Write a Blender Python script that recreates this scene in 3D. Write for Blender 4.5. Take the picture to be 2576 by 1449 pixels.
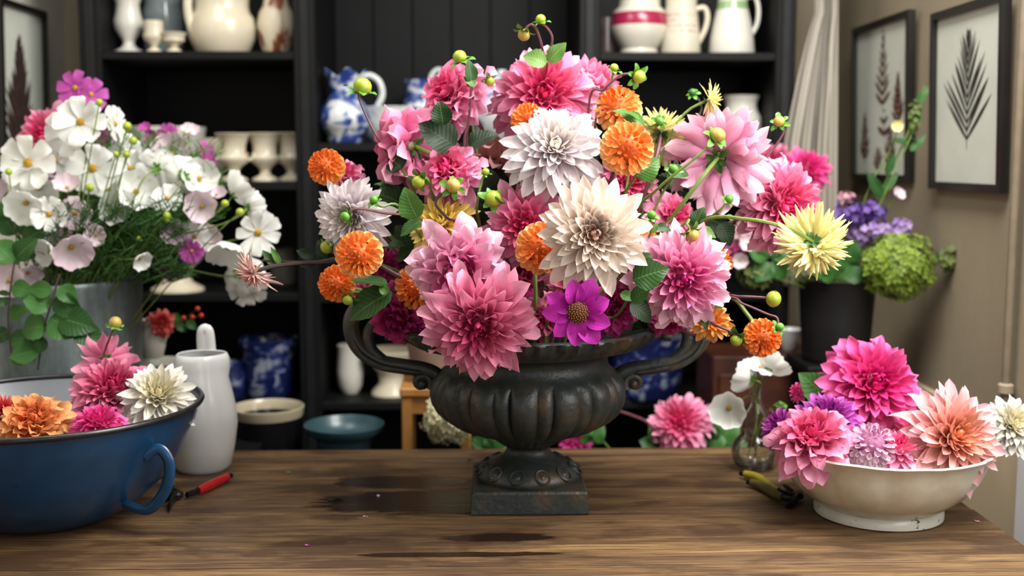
import bpy, math, random
from mathutils import Vector, Matrix
for o in list(bpy.data.objects): bpy.data.objects.remove(o)
SC = bpy.context.scene; COL = SC.collection
R = math.radians; PI = math.pi
# ------------------------------------------------------------------ camera
F = 2862.2; CAM = Vector((0.0, 0.0, 1.37)); PITCH, YAW = 6.5, 1.5
cd = bpy.data.cameras.new('camera'); cam = bpy.data.objects.new('camera', cd); COL.objects.link(cam)
cam.location = CAM; cam.rotation_euler = (R(90-PITCH), 0, R(-YAW))
cd.sensor_width = 36; cd.lens = 36*F/2576; cd.clip_start = .05; cd.clip_end = 60
cd.dof.use_dof = True; cd.dof.focus_distance = 1.78; cd.dof.aperture_fstop = 2.4; cd.dof.aperture_blades = 0
SC.camera = cam
# ------------------------------------------------------------------ world, daylight, exposure
W = bpy.data.worlds.new('world'); SC.world = W; W.use_nodes = True
W.node_tree.nodes['Background'].inputs[0].default_value = (.72, .80, .90, 1)
W.node_tree.nodes['Background'].inputs[1].default_value = .55
def area(name, loc, target, sx, sy, power, col=(1, 1, 1)):
    l = bpy.data.lights.new(name, 'AREA'); l.shape = 'RECTANGLE'; l.size = sx; l.size_y = sy; l.energy = power; l.color = col
    o = bpy.data.objects.new(name, l); COL.objects.link(o); o.location = loc
    o.rotation_euler = (Vector(target)-Vector(loc)).to_track_quat('-Z', 'Y').to_euler(); return o
area('rooflight_daylight', (.7, 1.6, 2.66), (.42, 1.8, .9), .9, 1.3, 88, (1.0, .985, .955))
area('left_fill_light', (-.72, 2.15, 2.66), (-.72, 2.5, .9), .6, .9, 11, (.97, .99, 1.0))  # added fill lamp to brighten the left wall and the cosmos
area('side_window_daylight', (1.07, 1.25, 1.7), (.0, 1.75, 1.05), 1.2, 1.1, 22, (1.0, .985, .96))
area('rear_fill_light', (.35, -1.42, 1.75), (.2, 2.2, 1.1), 1.6, 1.2, 9, (.98, .99, 1.0))  # unseen light behind the camera, put in as fill
SC.view_settings.view_transform = 'Standard'; SC.view_settings.look = 'None'
SC.view_settings.exposure = 0.0; SC.view_settings.gamma = 1.0; SC.view_settings.use_curve_mapping = False
SC.cycles.max_bounces = 6; SC.cycles.diffuse_bounces = 2; SC.cycles.glossy_bounces = 2
SC.cycles.transmission_bounces = 4; SC.cycles.transparent_max_bounces = 24
SC.cycles.adaptive_threshold = .04; SC.cycles.sample_clamp_indirect = 4; SC.cycles.caustics_refractive = False; SC.cycles.caustics_reflective = False
# ------------------------------------------------------------------ geometry of the view
RM = cam.rotation_euler.to_matrix(); FWD = RM @ Vector((0, 0, -1))
def ray(px, py): return RM @ Vector(((px-1288)/F, -(py-724.5)/F, -1))
def P(px, py, d):
    v = ray(px, py); return CAM + v*(d/v.y)
def T(px, py, z):
    v = ray(px, py); return CAM + v*((z-CAM.z)/v.z)
def mpp(p): return (p-CAM).dot(FWD)/F
TZ = .75
rnd = random.Random(7)
# ------------------------------------------------------------------ materials
def lin(h):
    h = h.lstrip('#'); c = [int(h[i:i+2], 16)/255 for i in (0, 2, 4)]
    return tuple(x/12.92 if x <= .04045 else ((x+.055)/1.055)**2.4 for x in c) + (1,)
class NT:
    def __init__(s, name):
        s.m = bpy.data.materials.new(name); s.m.use_nodes = True; s.t = s.m.node_tree
        s.b = s.t.nodes['Principled BSDF']; s.out = s.t.nodes['Material Output']
    def n(s, typ, **kw):
        x = s.t.nodes.new(typ)
        for k, v in kw.items():
            if k == 'i':
                for kk, vv in v.items():
                    if isinstance(vv, bpy.types.NodeSocket): s.t.links.new(vv, x.inputs[kk])
                    else: x.inputs[kk].default_value = vv
            else: setattr(x, k, v)
        return x
    def link(s, a, b): s.t.links.new(a, b)
    def math(s, op, a, b=0.0, c=None):
        i = {0: a, 1: b}
        if c is not None: i[2] = c
        return s.n('ShaderNodeMath', operation=op, i=i).outputs[0]
    def mix(s, f, a, b, mode='MIX'):
        x = s.n('ShaderNodeMix', data_type='RGBA', blend_type=mode)
        for k, v in ((0, f), (6, a), (7, b)):
            if isinstance(v, bpy.types.NodeSocket): s.link(v, x.inputs[k])
            else: x.inputs[k].default_value = v
        return x.outputs[2]
    def noise(s, vec, scale, detail=4, rough=.55, dist=0):
        i = {'Scale': scale, 'Detail': detail, 'Roughness': rough, 'Distortion': dist}
        if vec is not None: i['Vector'] = vec
        return s.n('ShaderNodeTexNoise', i=i).outputs[0]
    def ramp(s, f, stops):
        x = s.n('ShaderNodeValToRGB', i={0: f}); e = x.color_ramp.elements
        while len(e) < len(stops): e.new(.5)
        for k, (p, c) in enumerate(stops): e[k].position = p; e[k].color = c
        return x.outputs[0]
    def co(s, kind='Object', scale=(1, 1, 1), rot=(0, 0, 0), loc=(0, 0, 0)):
        t = s.n('ShaderNodeTexCoord')
        return s.n('ShaderNodeMapping', i={0: t.outputs[kind], 1: loc, 2: rot, 3: scale}).outputs[0]
    def bump(s, h, strength=.3, dist=.01):
        s.link(s.n('ShaderNodeBump', i={'Height': h, 'Strength': strength, 'Distance': dist}).outputs[0], s.b.inputs['Normal'])
    def rough(s, v): s.b.inputs['Roughness'].default_value = v
    def col(s, v):
        if isinstance(v, bpy.types.NodeSocket): s.link(v, s.b.inputs['Base Color'])
        else: s.b.inputs['Base Color'].default_value = v
def plain(name, c, rough=.5, var=.12, scale=30, bump=0, metal=0, coat=0, spec=.5):
    n = NT(name); f = n.noise(n.co(), scale, 5)
    a = lin(c); d = tuple(x*(1-var*2) for x in a[:3])+(1,); b = tuple(min(1, x*(1+var)) for x in a[:3])+(1,)
    n.col(n.ramp(f, [(.3, d), (.7, b)])); n.rough(rough); n.b.inputs['Metallic'].default_value = metal
    n.b.inputs['Coat Weight'].default_value = coat; n.b.inputs['Specular IOR Level'].default_value = spec
    n.b.inputs['Coat Roughness'].default_value = .12
    if bump: n.bump(f, bump, .004)
    return n.m
def petal_mat(name, inner, outer, tip, tipamt=.6, streak=.12, trans=.28, streakcol=None, base=None):
    n = NT(name)
    oi = n.n('ShaderNodeObjectInfo'); sep = n.n('ShaderNodeSeparateColor', i={0: oi.outputs['Color']})
    uv = n.n('ShaderNodeUVMap'); s2 = n.n('ShaderNodeSeparateXYZ', i={0: uv.outputs[0]})
    v = s2.outputs[1]
    c = n.mix(sep.outputs[0], lin(inner), lin(outer))
    tf = n.math('MULTIPLY', n.math('POWER', v, 1.6), n.math('MULTIPLY', sep.outputs[0], tipamt))
    c = n.mix(tf, c, lin(tip))
    if base: c = n.mix(n.math('MULTIPLY', n.math('POWER', n.math('SUBTRACT', 1, v), 3), .85), c, lin(base))
    mp = n.n('ShaderNodeMapping', i={0: uv.outputs[0], 3: (13, 1.1, 1)})
    rl = n.n('ShaderNodeVectorMath', operation='ADD', i={0: mp.outputs[0]})
    n.link(oi.outputs['Random'], n.n('ShaderNodeCombineXYZ').inputs[0])
    cx = n.n('ShaderNodeCombineXYZ', i={0: n.math('MULTIPLY', oi.outputs['Random'], 40)}); n.link(cx.outputs[0], rl.inputs[1])
    f = n.noise(rl.outputs[0], 1.0, 3)
    if streakcol: c = n.mix(n.ramp(f, [(.50, (0, 0, 0, 1)), (.60, (1, 1, 1, 1))]), c, lin(streakcol))
    else: c = n.mix(n.ramp(f, [(.35, (streak,)*3+(1,)), (.65, (0, 0, 0, 1))]), c, n.mix(1, c, c, 'MULTIPLY'))
    hv = n.n('ShaderNodeHueSaturation', i={'Color': c, 'Value': n.math('ADD', .88, n.math('MULTIPLY', sep.outputs[1], .2))})
    c = hv.outputs[0]
    n.col(c); n.rough(.55); n.b.inputs['Specular IOR Level'].default_value = .25
    n.bump(f, .25, .003)
    tr = n.n('ShaderNodeBsdfTranslucent', i={0: c})
    mx = n.n('ShaderNodeMixShader', i={0: trans}); n.link(n.b.outputs[0], mx.inputs[1]); n.link(tr.outputs[0], mx.inputs[2])
    n.link(mx.outputs[0], n.out.inputs[0]); return n.m
def leaf_mat(name, dark, light, vein, rough=.42, trans=.2):
    n = NT(name); uv = n.n('ShaderNodeUVMap'); s = n.n('ShaderNodeSeparateXYZ', i={0: uv.outputs[0]})
    u = n.math('ABSOLUTE', n.math('SUBTRACT', s.outputs[0], .5))
    oi = n.n('ShaderNodeObjectInfo')
    c = n.mix(oi.outputs['Random'], lin(dark), lin(light))
    vn = n.math('SINE', n.math('MULTIPLY', n.math('SUBTRACT', s.outputs[1], n.math('MULTIPLY', u, .45)), 58))
    vf = n.math('MULTIPLY', n.math('GREATER_THAN', vn, .9), .16)
    mid = n.math('LESS_THAN', u, .022)
    c = n.mix(n.math('MAXIMUM', vf, n.math('MULTIPLY', mid, .45)), c, lin(vein))
    f = n.noise(n.co('UV', (6, 6, 1)), 3, 4)
    c = n.mix(n.math('MULTIPLY', f, .4), c, n.mix(1, c, c, 'MULTIPLY'))
    n.col(c); n.rough(rough); n.b.inputs['Specular IOR Level'].default_value = .3; n.bump(vn, .12, .002)
    tr = n.n('ShaderNodeBsdfTranslucent', i={0: c})
    mx = n.n('ShaderNodeMixShader', i={0: trans}); n.link(n.b.outputs[0], mx.inputs[1]); n.link(tr.outputs[0], mx.inputs[2])
    n.link(mx.outputs[0], n.out.inputs[0]); return n.m
M = {}
M['pink'] = petal_mat('pink_petal', '#e6246e', '#f98dbb', '#fdd6e5', .68)
M['rose'] = petal_mat('rose_petal', '#c81f60', '#f085ae', '#f8c6d6', .66)
M['pale'] = petal_mat('pale_pink_petal', '#e63a97', '#f8a4cb', '#ffeaf1', .8)
M['hot'] = petal_mat('hot_pink_petal', '#e0207e', '#f652a6', '#fba3d0', .5)
M['magenta'] = petal_mat('magenta_petal', '#a31c60', '#cf3588', '#e66fb2', .5)
M['white'] = petal_mat('blush_white_petal', '#f7eddc', '#f8ecee', '#ffffff', .5, .06, .2, base='#efcfdf')
M['cream'] = petal_mat('cream_white_petal', '#f2e6b8', '#f6f1e4', '#ffffff', .4, .06, .2)
M['cafe'] = petal_mat('cream_peach_petal', '#d39488', '#fbe8d8', '#fff6ec', .45, .06, .2, base='#f0b892')
M['orange'] = petal_mat('orange_petal', '#f6761f', '#fdb352', '#ffdfa4', .9, .12, .2)
M['tang'] = petal_mat('tangerine_petal', '#ef6c18', '#fa983a', '#ffc47c', .85, .12, .2)
M['apricot'] = petal_mat('apricot_petal', '#ee8a2c', '#fdb65c', '#ffd48e', .6, .12, .25)
M['yellow'] = petal_mat('yellow_petal', '#ecdc74', '#f8eeaa', '#fdf8d0', .5, .08, .28)
M['gold'] = petal_mat('yellow_orange_petal', '#f8e070', '#f9d878', '#fbec9a', .6, .1, .3, base='#f2a55c')
M['sunset'] = petal_mat('apricot_orange_petal', '#ee7f48', '#f6ae6c', '#f9cd92', .6, .1, .28)
M['peach'] = petal_mat('peach_pink_petal', '#ee9a6a', '#f4b3a4', '#f3c3d3', .8, .1, .28)
M['purple'] = petal_mat('purple_petal', '#8d1a80', '#c81cae', '#dd58cc', .5, .12, .28, base='#6a0f40')
M['lilac'] = petal_mat('violet_petal', '#9a1f8c', '#c23fb8', '#e298d8', .6)
M['stripe'] = petal_mat('red_striped_petal', '#e3a79c', '#f4d4ca', '#f9e6de', .4, .1, .25, streakcol='#b3243a')
M['speck'] = petal_mat('plum_streaked_petal', '#d9a8c4', '#f4e3ea', '#f7e9ee', .4, .1, .25, streakcol='#b0588e')
M['cosw'] = petal_mat('white_cosmos_petal', '#e9f0de', '#f7f7f0', '#ffffff', .4, .05, .25)
M['cosp'] = petal_mat('blush_cosmos_petal', '#e7d2da', '#f4e4e8', '#f3cfe0', .5, .06, .25)
M['cosm'] = petal_mat('magenta_cosmos_petal', '#a02a80', '#c954b4', '#e08ad0', .4, .1, .25)
M['coral'] = petal_mat('coral_petal', '#d8283c', '#f06a62', '#f7b0a2', .5)
M['leaf'] = leaf_mat('dahlia_leaf', '#1f3d1a', '#3f6a2c', '#7a9a55')
M['leafl'] = leaf_mat('pale_leaf', '#4f7f35', '#7da352', '#a9c580')
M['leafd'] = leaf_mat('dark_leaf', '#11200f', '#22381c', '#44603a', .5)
M['stem'] = plain('green_stem', '#6f8a3c', .5, .15, 60)
M['stemp'] = plain('purple_brown_stem', '#6d3f46', .5, .18, 60)
M['stemd'] = plain('dark_stem', '#3a2a26', .5, .18, 60)
M['bract'] = plain('green_bract', '#5f9a33', .45, .2, 90)
M['bractd'] = plain('dark_green_bract', '#3a6a26', .45, .2, 90)
M['bud'] = plain('lime_bud', '#9fae34', .4, .14, 50)
M['bud2'] = plain('blush_bud', '#b9a04a', .45, .2, 70)
M['disc'] = plain('yellow_disc', '#c4941a', .7, .3, 300, .5)
M['discd'] = plain('brown_stamens', '#5a2b14', .7, .35, 300, .5)
M['pollen'] = plain('gold_pollen', '#b3741a', .7, .2, 300)
# ------------------------------------------------------------------ mesh helpers
LOC = {}
def tag(o, label=None, cat=None, group=None, kind=None):
    for k, v in (('label', label), ('category', cat), ('group', group), ('kind', kind)):
        if v: o[k] = v
    return o
def thing(name, loc, label, cat, group=None):
    o = bpy.data.objects.new(name, None); COL.objects.link(o); o.location = loc; o.empty_display_size = .02
    LOC[o] = Vector(loc); return tag(o, label, cat, group)
class MB:
    def __init__(s): s.v = []; s.f = []; s.uv = {}
    def quad_grid(s, rows, close=False, uvs=True):
        b = len(s.v); nr, nc = len(rows), len(rows[0])
        for r in rows: s.v.extend(tuple(p) for p in r)
        for j in range(nr-1):
            for i in range(nc if close else nc-1):
                k = (i+1) % nc
                s.f.append((b+j*nc+i, b+j*nc+k, b+(j+1)*nc+k, b+(j+1)*nc+i))
        if uvs:
            for j in range(nr):
                for i in range(nc): s.uv[b+j*nc+i] = (i/max(1, nc-1), j/max(1, nr-1))
        return s
    def lathe(s, prof, c=(0, 0, 0), n=40, mod=None, capb=True):
        c = Vector(c); rows = []
        for k, (r, z) in enumerate(prof):
            row = []
            for i in range(n):
                a = 2*PI*i/n; rr, zz = (r, z) if mod is None else mod(a, k, r, z)
                row.append((c.x+rr*math.cos(a), c.y+rr*math.sin(a), c.z+zz))
            rows.append(row)
        b = len(s.v); s.quad_grid(rows, True)
        if capb and prof[0][0] > 1e-4: s.f.append(tuple(b+i for i in reversed(range(n))))
        if capb and prof[-1][0] > 1e-4: s.f.append(tuple(b+(len(prof)-1)*n+i for i in range(n)))
        return s
    def tube(s, pts, rad, n=8, flat=1.0, caps=True):
        pts = [Vector(p) for p in pts]; m = len(pts)
        if not hasattr(rad, '__len__'): rad = [rad]*m
        rows = []; up = None
        for k in range(m):
            t = (pts[min(k+1, m-1)]-pts[max(k-1, 0)])
            if t.length < 1e-9: t = Vector((0, 0, 1))
            t.normalize()
            if up is None: up = Vector((0, 1, 0)) if abs(t.y) < .9 else Vector((1, 0, 0))
            x = t.cross(up)
            if x.length < 1e-6: x = t.orthogonal()
            x.normalize(); up = x.cross(t).normalized(); q = up
            rows.append([pts[k]+(x*math.cos(2*PI*i/n)*rad[k]+q*math.sin(2*PI*i/n)*rad[k]*flat) for i in range(n)])
        b = len(s.v); s.quad_grid(rows, True)
        if caps:
            s.f.append(tuple(b+i for i in reversed(range(n)))); s.f.append(tuple(b+(m-1)*n+i for i in range(n)))
        return s
    def box(s, lo, hi, bev=0):
        x0, y0, z0 = lo; x1, y1, z1 = hi; b = len(s.v)
        if bev <= 0:
            s.v += [(x0, y0, z0), (x1, y0, z0), (x1, y1, z0), (x0, y1, z0), (x0, y0, z1), (x1, y0, z1), (x1, y1, z1), (x0, y1, z1)]
            s.f += [tuple(b+i for i in q) for q in ((3, 2, 1, 0), (4, 5, 6, 7), (0, 1, 5, 4), (1, 2, 6, 5), (2, 3, 7, 6), (3, 0, 4, 7))]
            return s
        e = bev; rows = []
        for z, k in ((z0, e), (z0+e, 0), (z1-e, 0), (z1, e)):
            a = k if k else 0
            rows.append([(x0+a+e*(not a), y0+a, z), (x1-a-e*(not a), y0+a, z), (x1-a, y0+a+e*(not a), z), (x1-a, y1-a-e*(not a), z),
                         (x1-a-e*(not a), y1-a, z), (x0+a+e*(not a), y1-a, z), (x0+a, y1-a-e*(not a), z), (x0+a, y0+a+e*(not a), z)])
        s.quad_grid(rows, True); s.f.append(tuple(b+i for i in reversed(range(8)))); s.f.append(tuple(b+24+i for i in range(8)))
        return s
    def blob(s, c, r, n=8, m=6, axis=None, sq=(1, 1, 1)):
        c = Vector(c); q = Matrix.Identity(3) if axis is None else Vector(axis).to_track_quat('Z', 'Y').to_matrix(); rows = []
        for j in range(m+1):
            th = PI*j/m
            rows.append([c+q @ Vector((sq[0]*r*max(math.sin(th), .002)*math.cos(2*PI*i/n), sq[1]*r*max(math.sin(th), .002)*math.sin(2*PI*i/n), -sq[2]*r*math.cos(th))) for i in range(n)])
        return s.quad_grid(rows, True)
    def mesh(s, name, off=(0, 0, 0), smooth=42):
        me = bpy.data.meshes.new(name); o = Vector(off)
        me.from_pydata([tuple(Vector(p)-o) for p in s.v], [], s.f)
        if s.uv:
            l = me.uv_layers.new(name='UVMap'); d = [0.0]*(2*len(me.loops))
            for k, lp in enumerate(me.loops):
                t = s.uv.get(lp.vertex_index, (0, 0)); d[2*k] = t[0]; d[2*k+1] = t[1]
            l.data.foreach_set('uv', d)
        me.update()
        if smooth: me.shade_smooth(); me.set_sharp_from_angle(angle=R(smooth))
        return me
    def build(s, name, mat, parent=None, smooth=42, kind=None, loc=None):
        if parent is not None: off = LOC[parent]
        else: off = Vector(loc) if loc is not None else Vector((0, 0, 0))
        me = s.mesh(name, off, smooth); me.materials.append(M[mat] if isinstance(mat, str) else mat)
        o = bpy.data.objects.new(name, me); COL.objects.link(o); LOC[o] = off
        if parent is not None: o.parent = parent
        else: o.location = off
        if kind: o['kind'] = kind
        return o
def cat_pts(pts, n=6):
    pts = [Vector(p) for p in pts]; out = []
    for k in range(len(pts)-1):
        p0, p1, p2, p3 = pts[max(k-1, 0)], pts[k], pts[k+1], pts[min(k+2, len(pts)-1)]
        for j in range(n):
            t = j/n; out.append(.5*((2*p1)+(p2-p0)*t+(2*p0-5*p1+4*p2-p3)*t*t+(3*p1-p0-3*p2+p3)*t**3))
    out.append(pts[-1]); return out
# ------------------------------------------------------------------ petals and leaves (unit length along +Y, inner face +Z)
def prof(kind, v):
    if kind == 'point':
        if v < .5: return .3+.7*math.sin(PI*v)
        s = (v-.5)/.5; return max(.02, (1-s)**.75*(1+.6*s))
    if kind == 'round':
        return .35+.65*math.sin(PI/2*v/.7) if v < .7 else max(.12, math.sqrt(max(0, 1-((v-.7)/.31)**2)))
    if kind == 'narrow':
        return .5+.5*math.sin(PI/2*v/.4) if v < .4 else max(.08, 1-.85*((v-.4)/.6)**1.5)
    if kind == 'notch':
        return .14+.86*math.sin(PI/2*min(1, v/.8))**1.2 if v < .8 else 1-.25*((v-.8)/.2)**2
    if kind == 'leaf':
        return max(.03, max(0, math.sin(PI*v**.72))**.85)
def petal(name, mat, kind='point', wd=.26, a0=.9, a1=.35, b=(0, 0), wave=0., seed=0, nu=4, nv=7, tipcurl=0., twist=0.):
    mb = MB(); rows = []; y = z = 0.; ph = pv = 0.; q = random.Random(seed)
    o1, o2 = q.uniform(0, 6), q.uniform(0, 6)
    for j in range(nv+1):
        v = (j/nv)**.86; w = wd*prof(kind, v); al = max(.02, a0+(a1-a0)*v)
        nph = b[0]*v+b[1]*v**3+tipcurl*max(0, v-.7)*3
        if j: dv = v-pv; y += math.cos((ph+nph)/2)*dv; z += math.sin((ph+nph)/2)*dv
        pv = v
        ph = nph; row = []
        for i in range(nu+1):
            u = -1+2*i/nu; rr = w/al; x = rr*math.sin(u*al); h = rr*(1-math.cos(u*al))
            h += wave*w*math.sin(v*8+o1+u*1.5)*abs(u)+wave*.4*w*math.sin(v*5+o2)
            tw = twist*v*v; x, h = x*math.cos(tw)-h*math.sin(tw), x*math.sin(tw)+h*math.cos(tw)
            dy = 0
            if kind == 'notch' and j == nv: dy = -.07*abs(math.sin(1.5*PI*u+.6))
            row.append(Vector((x, y+dy-h*math.sin(ph), z+h*math.cos(ph))))
        rows.append(row)
    me = mb.quad_grid(rows).mesh(name, smooth=180); me.materials.append(M[mat]); return me
def leaf_mesh(name, mat, wd=.3, fold=.35, bend=-.5, seed=0, nu=4, nv=12, wav=.12, ser=.09):
    mb = MB(); rows = []; y = z = 0.; ph = 0.; q = random.Random(seed); o1 = q.uniform(0, 6)
    for j in range(nv+1):
        v = j/nv; w = wd*prof('leaf', v)*(1+ser*(j % 2)); n_ = .25+bend*v
        if j: y += math.cos(n_)/nv; z += math.sin(n_)/nv
        row = []
        for i in range(nu+1):
            u = -1+2*i/nu; x = u*w*math.cos(fold); h = abs(u)*w*math.sin(fold)+wav*w*math.sin(v*9+o1+u*2)*abs(u)
            row.append(Vector((x, y-h*math.sin(n_)-.05*ser*(j % 2)*abs(u), z+h*math.cos(n_))))
        rows.append(row)
    me = mb.quad_grid(rows).mesh(name, smooth=180); me.materials.append(M[mat]); return me
PM = {}
def pm(shape, mat):
    """petal meshes of one shape and colour, shared by every petal that uses them"""
    k = (shape, mat)
    if k in PM: return PM[k]
    g = []
    nm = 'petal_'+mat
    if shape == 'deco':      # (inner, middle, outer) lists
        g = [[petal(nm, mat, 'point', .30, 1.7, 1.1, (1.0, .3), .1, s) for s in (1, 2)],
             [petal(nm, mat, 'point', .265, 1.45, .8, (.55, -.5), .2, s, tipcurl=tc, twist=q) for s, tc, q in ((3, -.2, .2), (4, .3, -.2), (5, -.4, 0))],
             [petal(nm, mat, 'point', .235, 1.3, .65, (.4, -.8), .4, s, tipcurl=tc, twist=q) for s, tc, q in ((6, -.7, .7), (7, .6, -.8), (8, -.3, .2), (9, .9, 0), (10, -1.0, -.4), (11, .2, 1.0))]]
    elif shape == 'ruffle':  # broad loose petals
        g = [[petal(nm, mat, 'point', .36, 1.6, .9, (1.0, .3), .25, s) for s in (1, 2)],
             [petal(nm, mat, 'point', .32, 1.25, .55, (.6, -.7), .5, s, tipcurl=tc, twist=q) for s, tc, q in ((3, -.4, .5), (4, .4, -.5), (5, -.3, 0))],
             [petal(nm, mat, 'point', .295, 1.0, .45, (.4, -.9), .55, s, tipcurl=tc, twist=q) for s, tc, q in ((6, -.5, .6), (7, .5, -.6), (8, .3, .3), (9, -.8, 0))]]
    elif shape == 'cafe':
        g = [[petal(nm, mat, 'point', .28, 1.8, 1.4, (1.0, .4), .1, s) for s in (1, 2)],
             [petal(nm, mat, 'point', .235, 1.4, 1.0, (.45, -.15), .12, s, tipcurl=.2) for s in (3, 4, 5)],
             [petal(nm, mat, 'point', .205, 1.15, .85, (.25, -.35), .2, s, tipcurl=tc, twist=q) for s, tc, q in ((6, .4, .25), (7, -.3, -.25), (8, .2, 0), (9, -.5, .1))]]
    elif shape == 'ball':
        g = [[petal(nm, mat, 'round', .42, 1.4, 1.3, (.9, .3), 0, s) for s in (1,)],
             [petal(nm, mat, 'round', .40, 1.0, .85, (.5, .2), .04, s) for s in (3, 4)],
             [petal(nm, mat, 'round', .42, .9, .7, (.4, -.1), .1, s) for s in (5, 6)]]
    elif shape == 'cactus':
        g = [[petal(nm, mat, 'narrow', .15, 1.9, 1.6, (.5, .2), 0, s) for s in (1,)],
             [petal(nm, mat, 'narrow', .15, 1.6, 1.5, (.25, -.3), .15, s) for s in (3, 4)],
             [petal(nm, mat, 'narrow', .115, 1.3, 1.4, (.15, -.5), .25, s, twist=q, tipcurl=tc) for s, q, tc in ((5, .4, .4), (6, -.4, -.4), (7, 0, .1))]]
    elif shape == 'single':
        g = [[petal(nm, mat, 'point', .41, .6, .3, (.1, -.5), .2, s, nu=6) for s in (1, 2, 3)]]*3
    elif shape == 'cosmos':
        g = [[petal(nm, mat, 'notch', .335, .35, .2, (.1, -.25), .16, s, nu=6) for s in (1, 2, 3)]]*3
    PM[k] = g; return g
def frame(a):
    a = a.normalized(); x = a.orthogonal().normalized(); return x, a.cross(x), a
SPEC = dict(
    deco=dict(n=165, th0=6, th1=116, g=.72, l0=.20, lm=.78, rr=.34, jit=9),
    ruffle=dict(n=105, th0=8, th1=116, g=.74, l0=.26, lm=.82, rr=.30, jit=12),
    cafe=dict(n=150, th0=6, th1=104, g=.72, l0=.15, lm=.90, rr=.20, jit=7),
    ball=dict(n=150, th0=4, th1=138, g=.6, l0=.50, lm=1, rr=.60, jit=3),
    cactus=dict(n=165, th0=6, th1=122, g=.72, l0=.32, lm=1.04, rr=.12, jit=9),
)
def add_petals(root, shape, mat, axis, R_, seed, n=None, th1=None, spin=0., rear=False):
    q = random.Random(seed); S = dict(SPEC[shape])
    if rear: S['rr'] = .13; S['lm'] = 1.02; S['l0'] = .3
    n = int(n*1.38) if n else S['n']; X, Y, A = frame(axis); g = pm(shape, mat)
    th1 = th1 or S['th1']
    for k in range(n):
        t = (k+.5)/n; ph = spin+k*2.399963+q.uniform(-.1, .1); jit = q.gauss(0, S['jit'])
        th = S['th0']+(th1-S['th0'])*t**S['g']
        if shape == 'ball':
            bth = R(th); tl = R(th+36*min(1, th/50)); L = R_*(.30+.17*t**.6)*q.uniform(.94, 1.08); br = S['rr']*R_
        else:
            bth = R(th*.8); tl = R(th+jit*t); L = R_*(S['l0']+(S['lm']-S['l0'])*t**.62)*q.uniform(.78, 1.12); br = S['rr']*R_
        rad = X*math.cos(ph)+Y*math.sin(ph)
        base = rad*(br*math.sin(bth))+A*(br*math.cos(bth)-(0 if shape == 'ball' else .6*br))
        d = rad*math.sin(tl)+A*math.cos(tl); nn = -rad*math.cos(tl)+A*math.sin(tl)
        if shape != 'ball': d = (d+Vector((q.gauss(0, .09), q.gauss(0, .09), -.2*t+q.gauss(0, .09)))*t).normalized(); nn = (nn-d*nn.dot(d)).normalized()
        xx = d.cross(nn)
        roll = q.gauss(0, .12 if shape == 'ball' else (.2 if shape == 'cafe' else .34)); xx, nn = xx*math.cos(roll)+nn*math.sin(roll), nn*math.cos(roll)-xx*math.sin(roll)
        ring = g[0] if t < .12 else (g[1] if t < .5 else g[2])
        me = ring[q.randrange(len(ring))]
        o = bpy.data.objects.new('petal', me); COL.objects.link(o); o.parent = root
        w = q.uniform(.92, 1.1)*(1 if shape != 'ball' else (.8+.25*t))
        if shape == 'deco' or shape == 'cafe': w *= (.85+.2*t)*(.82 if rear else 1)
        o.matrix_basis = Matrix(((xx.x*L*w, d.x*L, nn.x*L*w, base.x), (xx.y*L*w, d.y*L, nn.y*L*w, base.y), (xx.z*L*w, d.z*L, nn.z*L*w, base.z), (0, 0, 0, 1)))
        o.color = (min(1, max(0, (t-.04)*{'cafe': 6.5, 'white': 3, 'orange': 1.8}.get(mat, 1.5)+q.uniform(-.07, .07))), q.random(), 0, 1)
def sepals(root, c, axis, r, n=5, mat='bract', th=70, seed=0, ln=1., name='sepal'):
    q = random.Random(seed); X, Y, A = frame(axis)
    me = SEP.get(mat)
    if me is None:
        me = SEP[mat] = petal('sepal_'+mat, mat, 'point', .27, .5, .2, (.1, -1.0), .2, 5)
    for k in range(n):
        ph = 2*PI*k/n+q.uniform(-.2, .2); t = R(th+q.uniform(-14, 14)); rad = X*math.cos(ph)+Y*math.sin(ph)
        d = rad*math.sin(t)+A*math.cos(t); nn = -rad*math.cos(t)+A*math.sin(t); xx = d.cross(nn); L = r*ln*q.uniform(.8, 1.2)
        o = bpy.data.objects.new(name, me); COL.objects.link(o); o.parent = root
        p = Vector(c)-LOC[root]+rad*(r*.18)
        o.matrix_basis = Matrix(((xx.x*L, d.x*L, nn.x*L, p.x), (xx.y*L, d.y*L, nn.y*L, p.y), (xx.z*L, d.z*L, nn.z*L, p.z), (0, 0, 0, 1)))
SEP = {}
def facing(f): return Vector((f[0], -f[2], f[1])).normalized()
def stem_mb(root, pts, r0, r1, mat, name='stem', n=6, seg=6):
    p = cat_pts(pts, seg); m = len(p)
    return MB().tube(p, [r0+(r1-r0)*k/(m-1) for k in range(m)], n).build(name, mat, root)
URN_X = P(1328, 1200, 2.03).x
MOUTH = Vector((URN_X, 2.03, 1.045))
def over_rim(c, q=rnd):
    v = c-MOUTH; v.z = 0; L = v.length; v = v*(min(.15, L*.6)/max(L, 1e-4)); return MOUTH+v+Vector((0, 0, .06+q.uniform(0, .02)))
def mouth_pt(c, dz=0., q=rnd):
    v = c-MOUTH; v.z = 0; L = v.length; v = v*(min(.095, L*.4)/max(L, 1e-4)); return MOUTH+v+Vector((q.uniform(-.015, .015), q.uniform(-.015, .015), -.06+dz))
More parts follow.
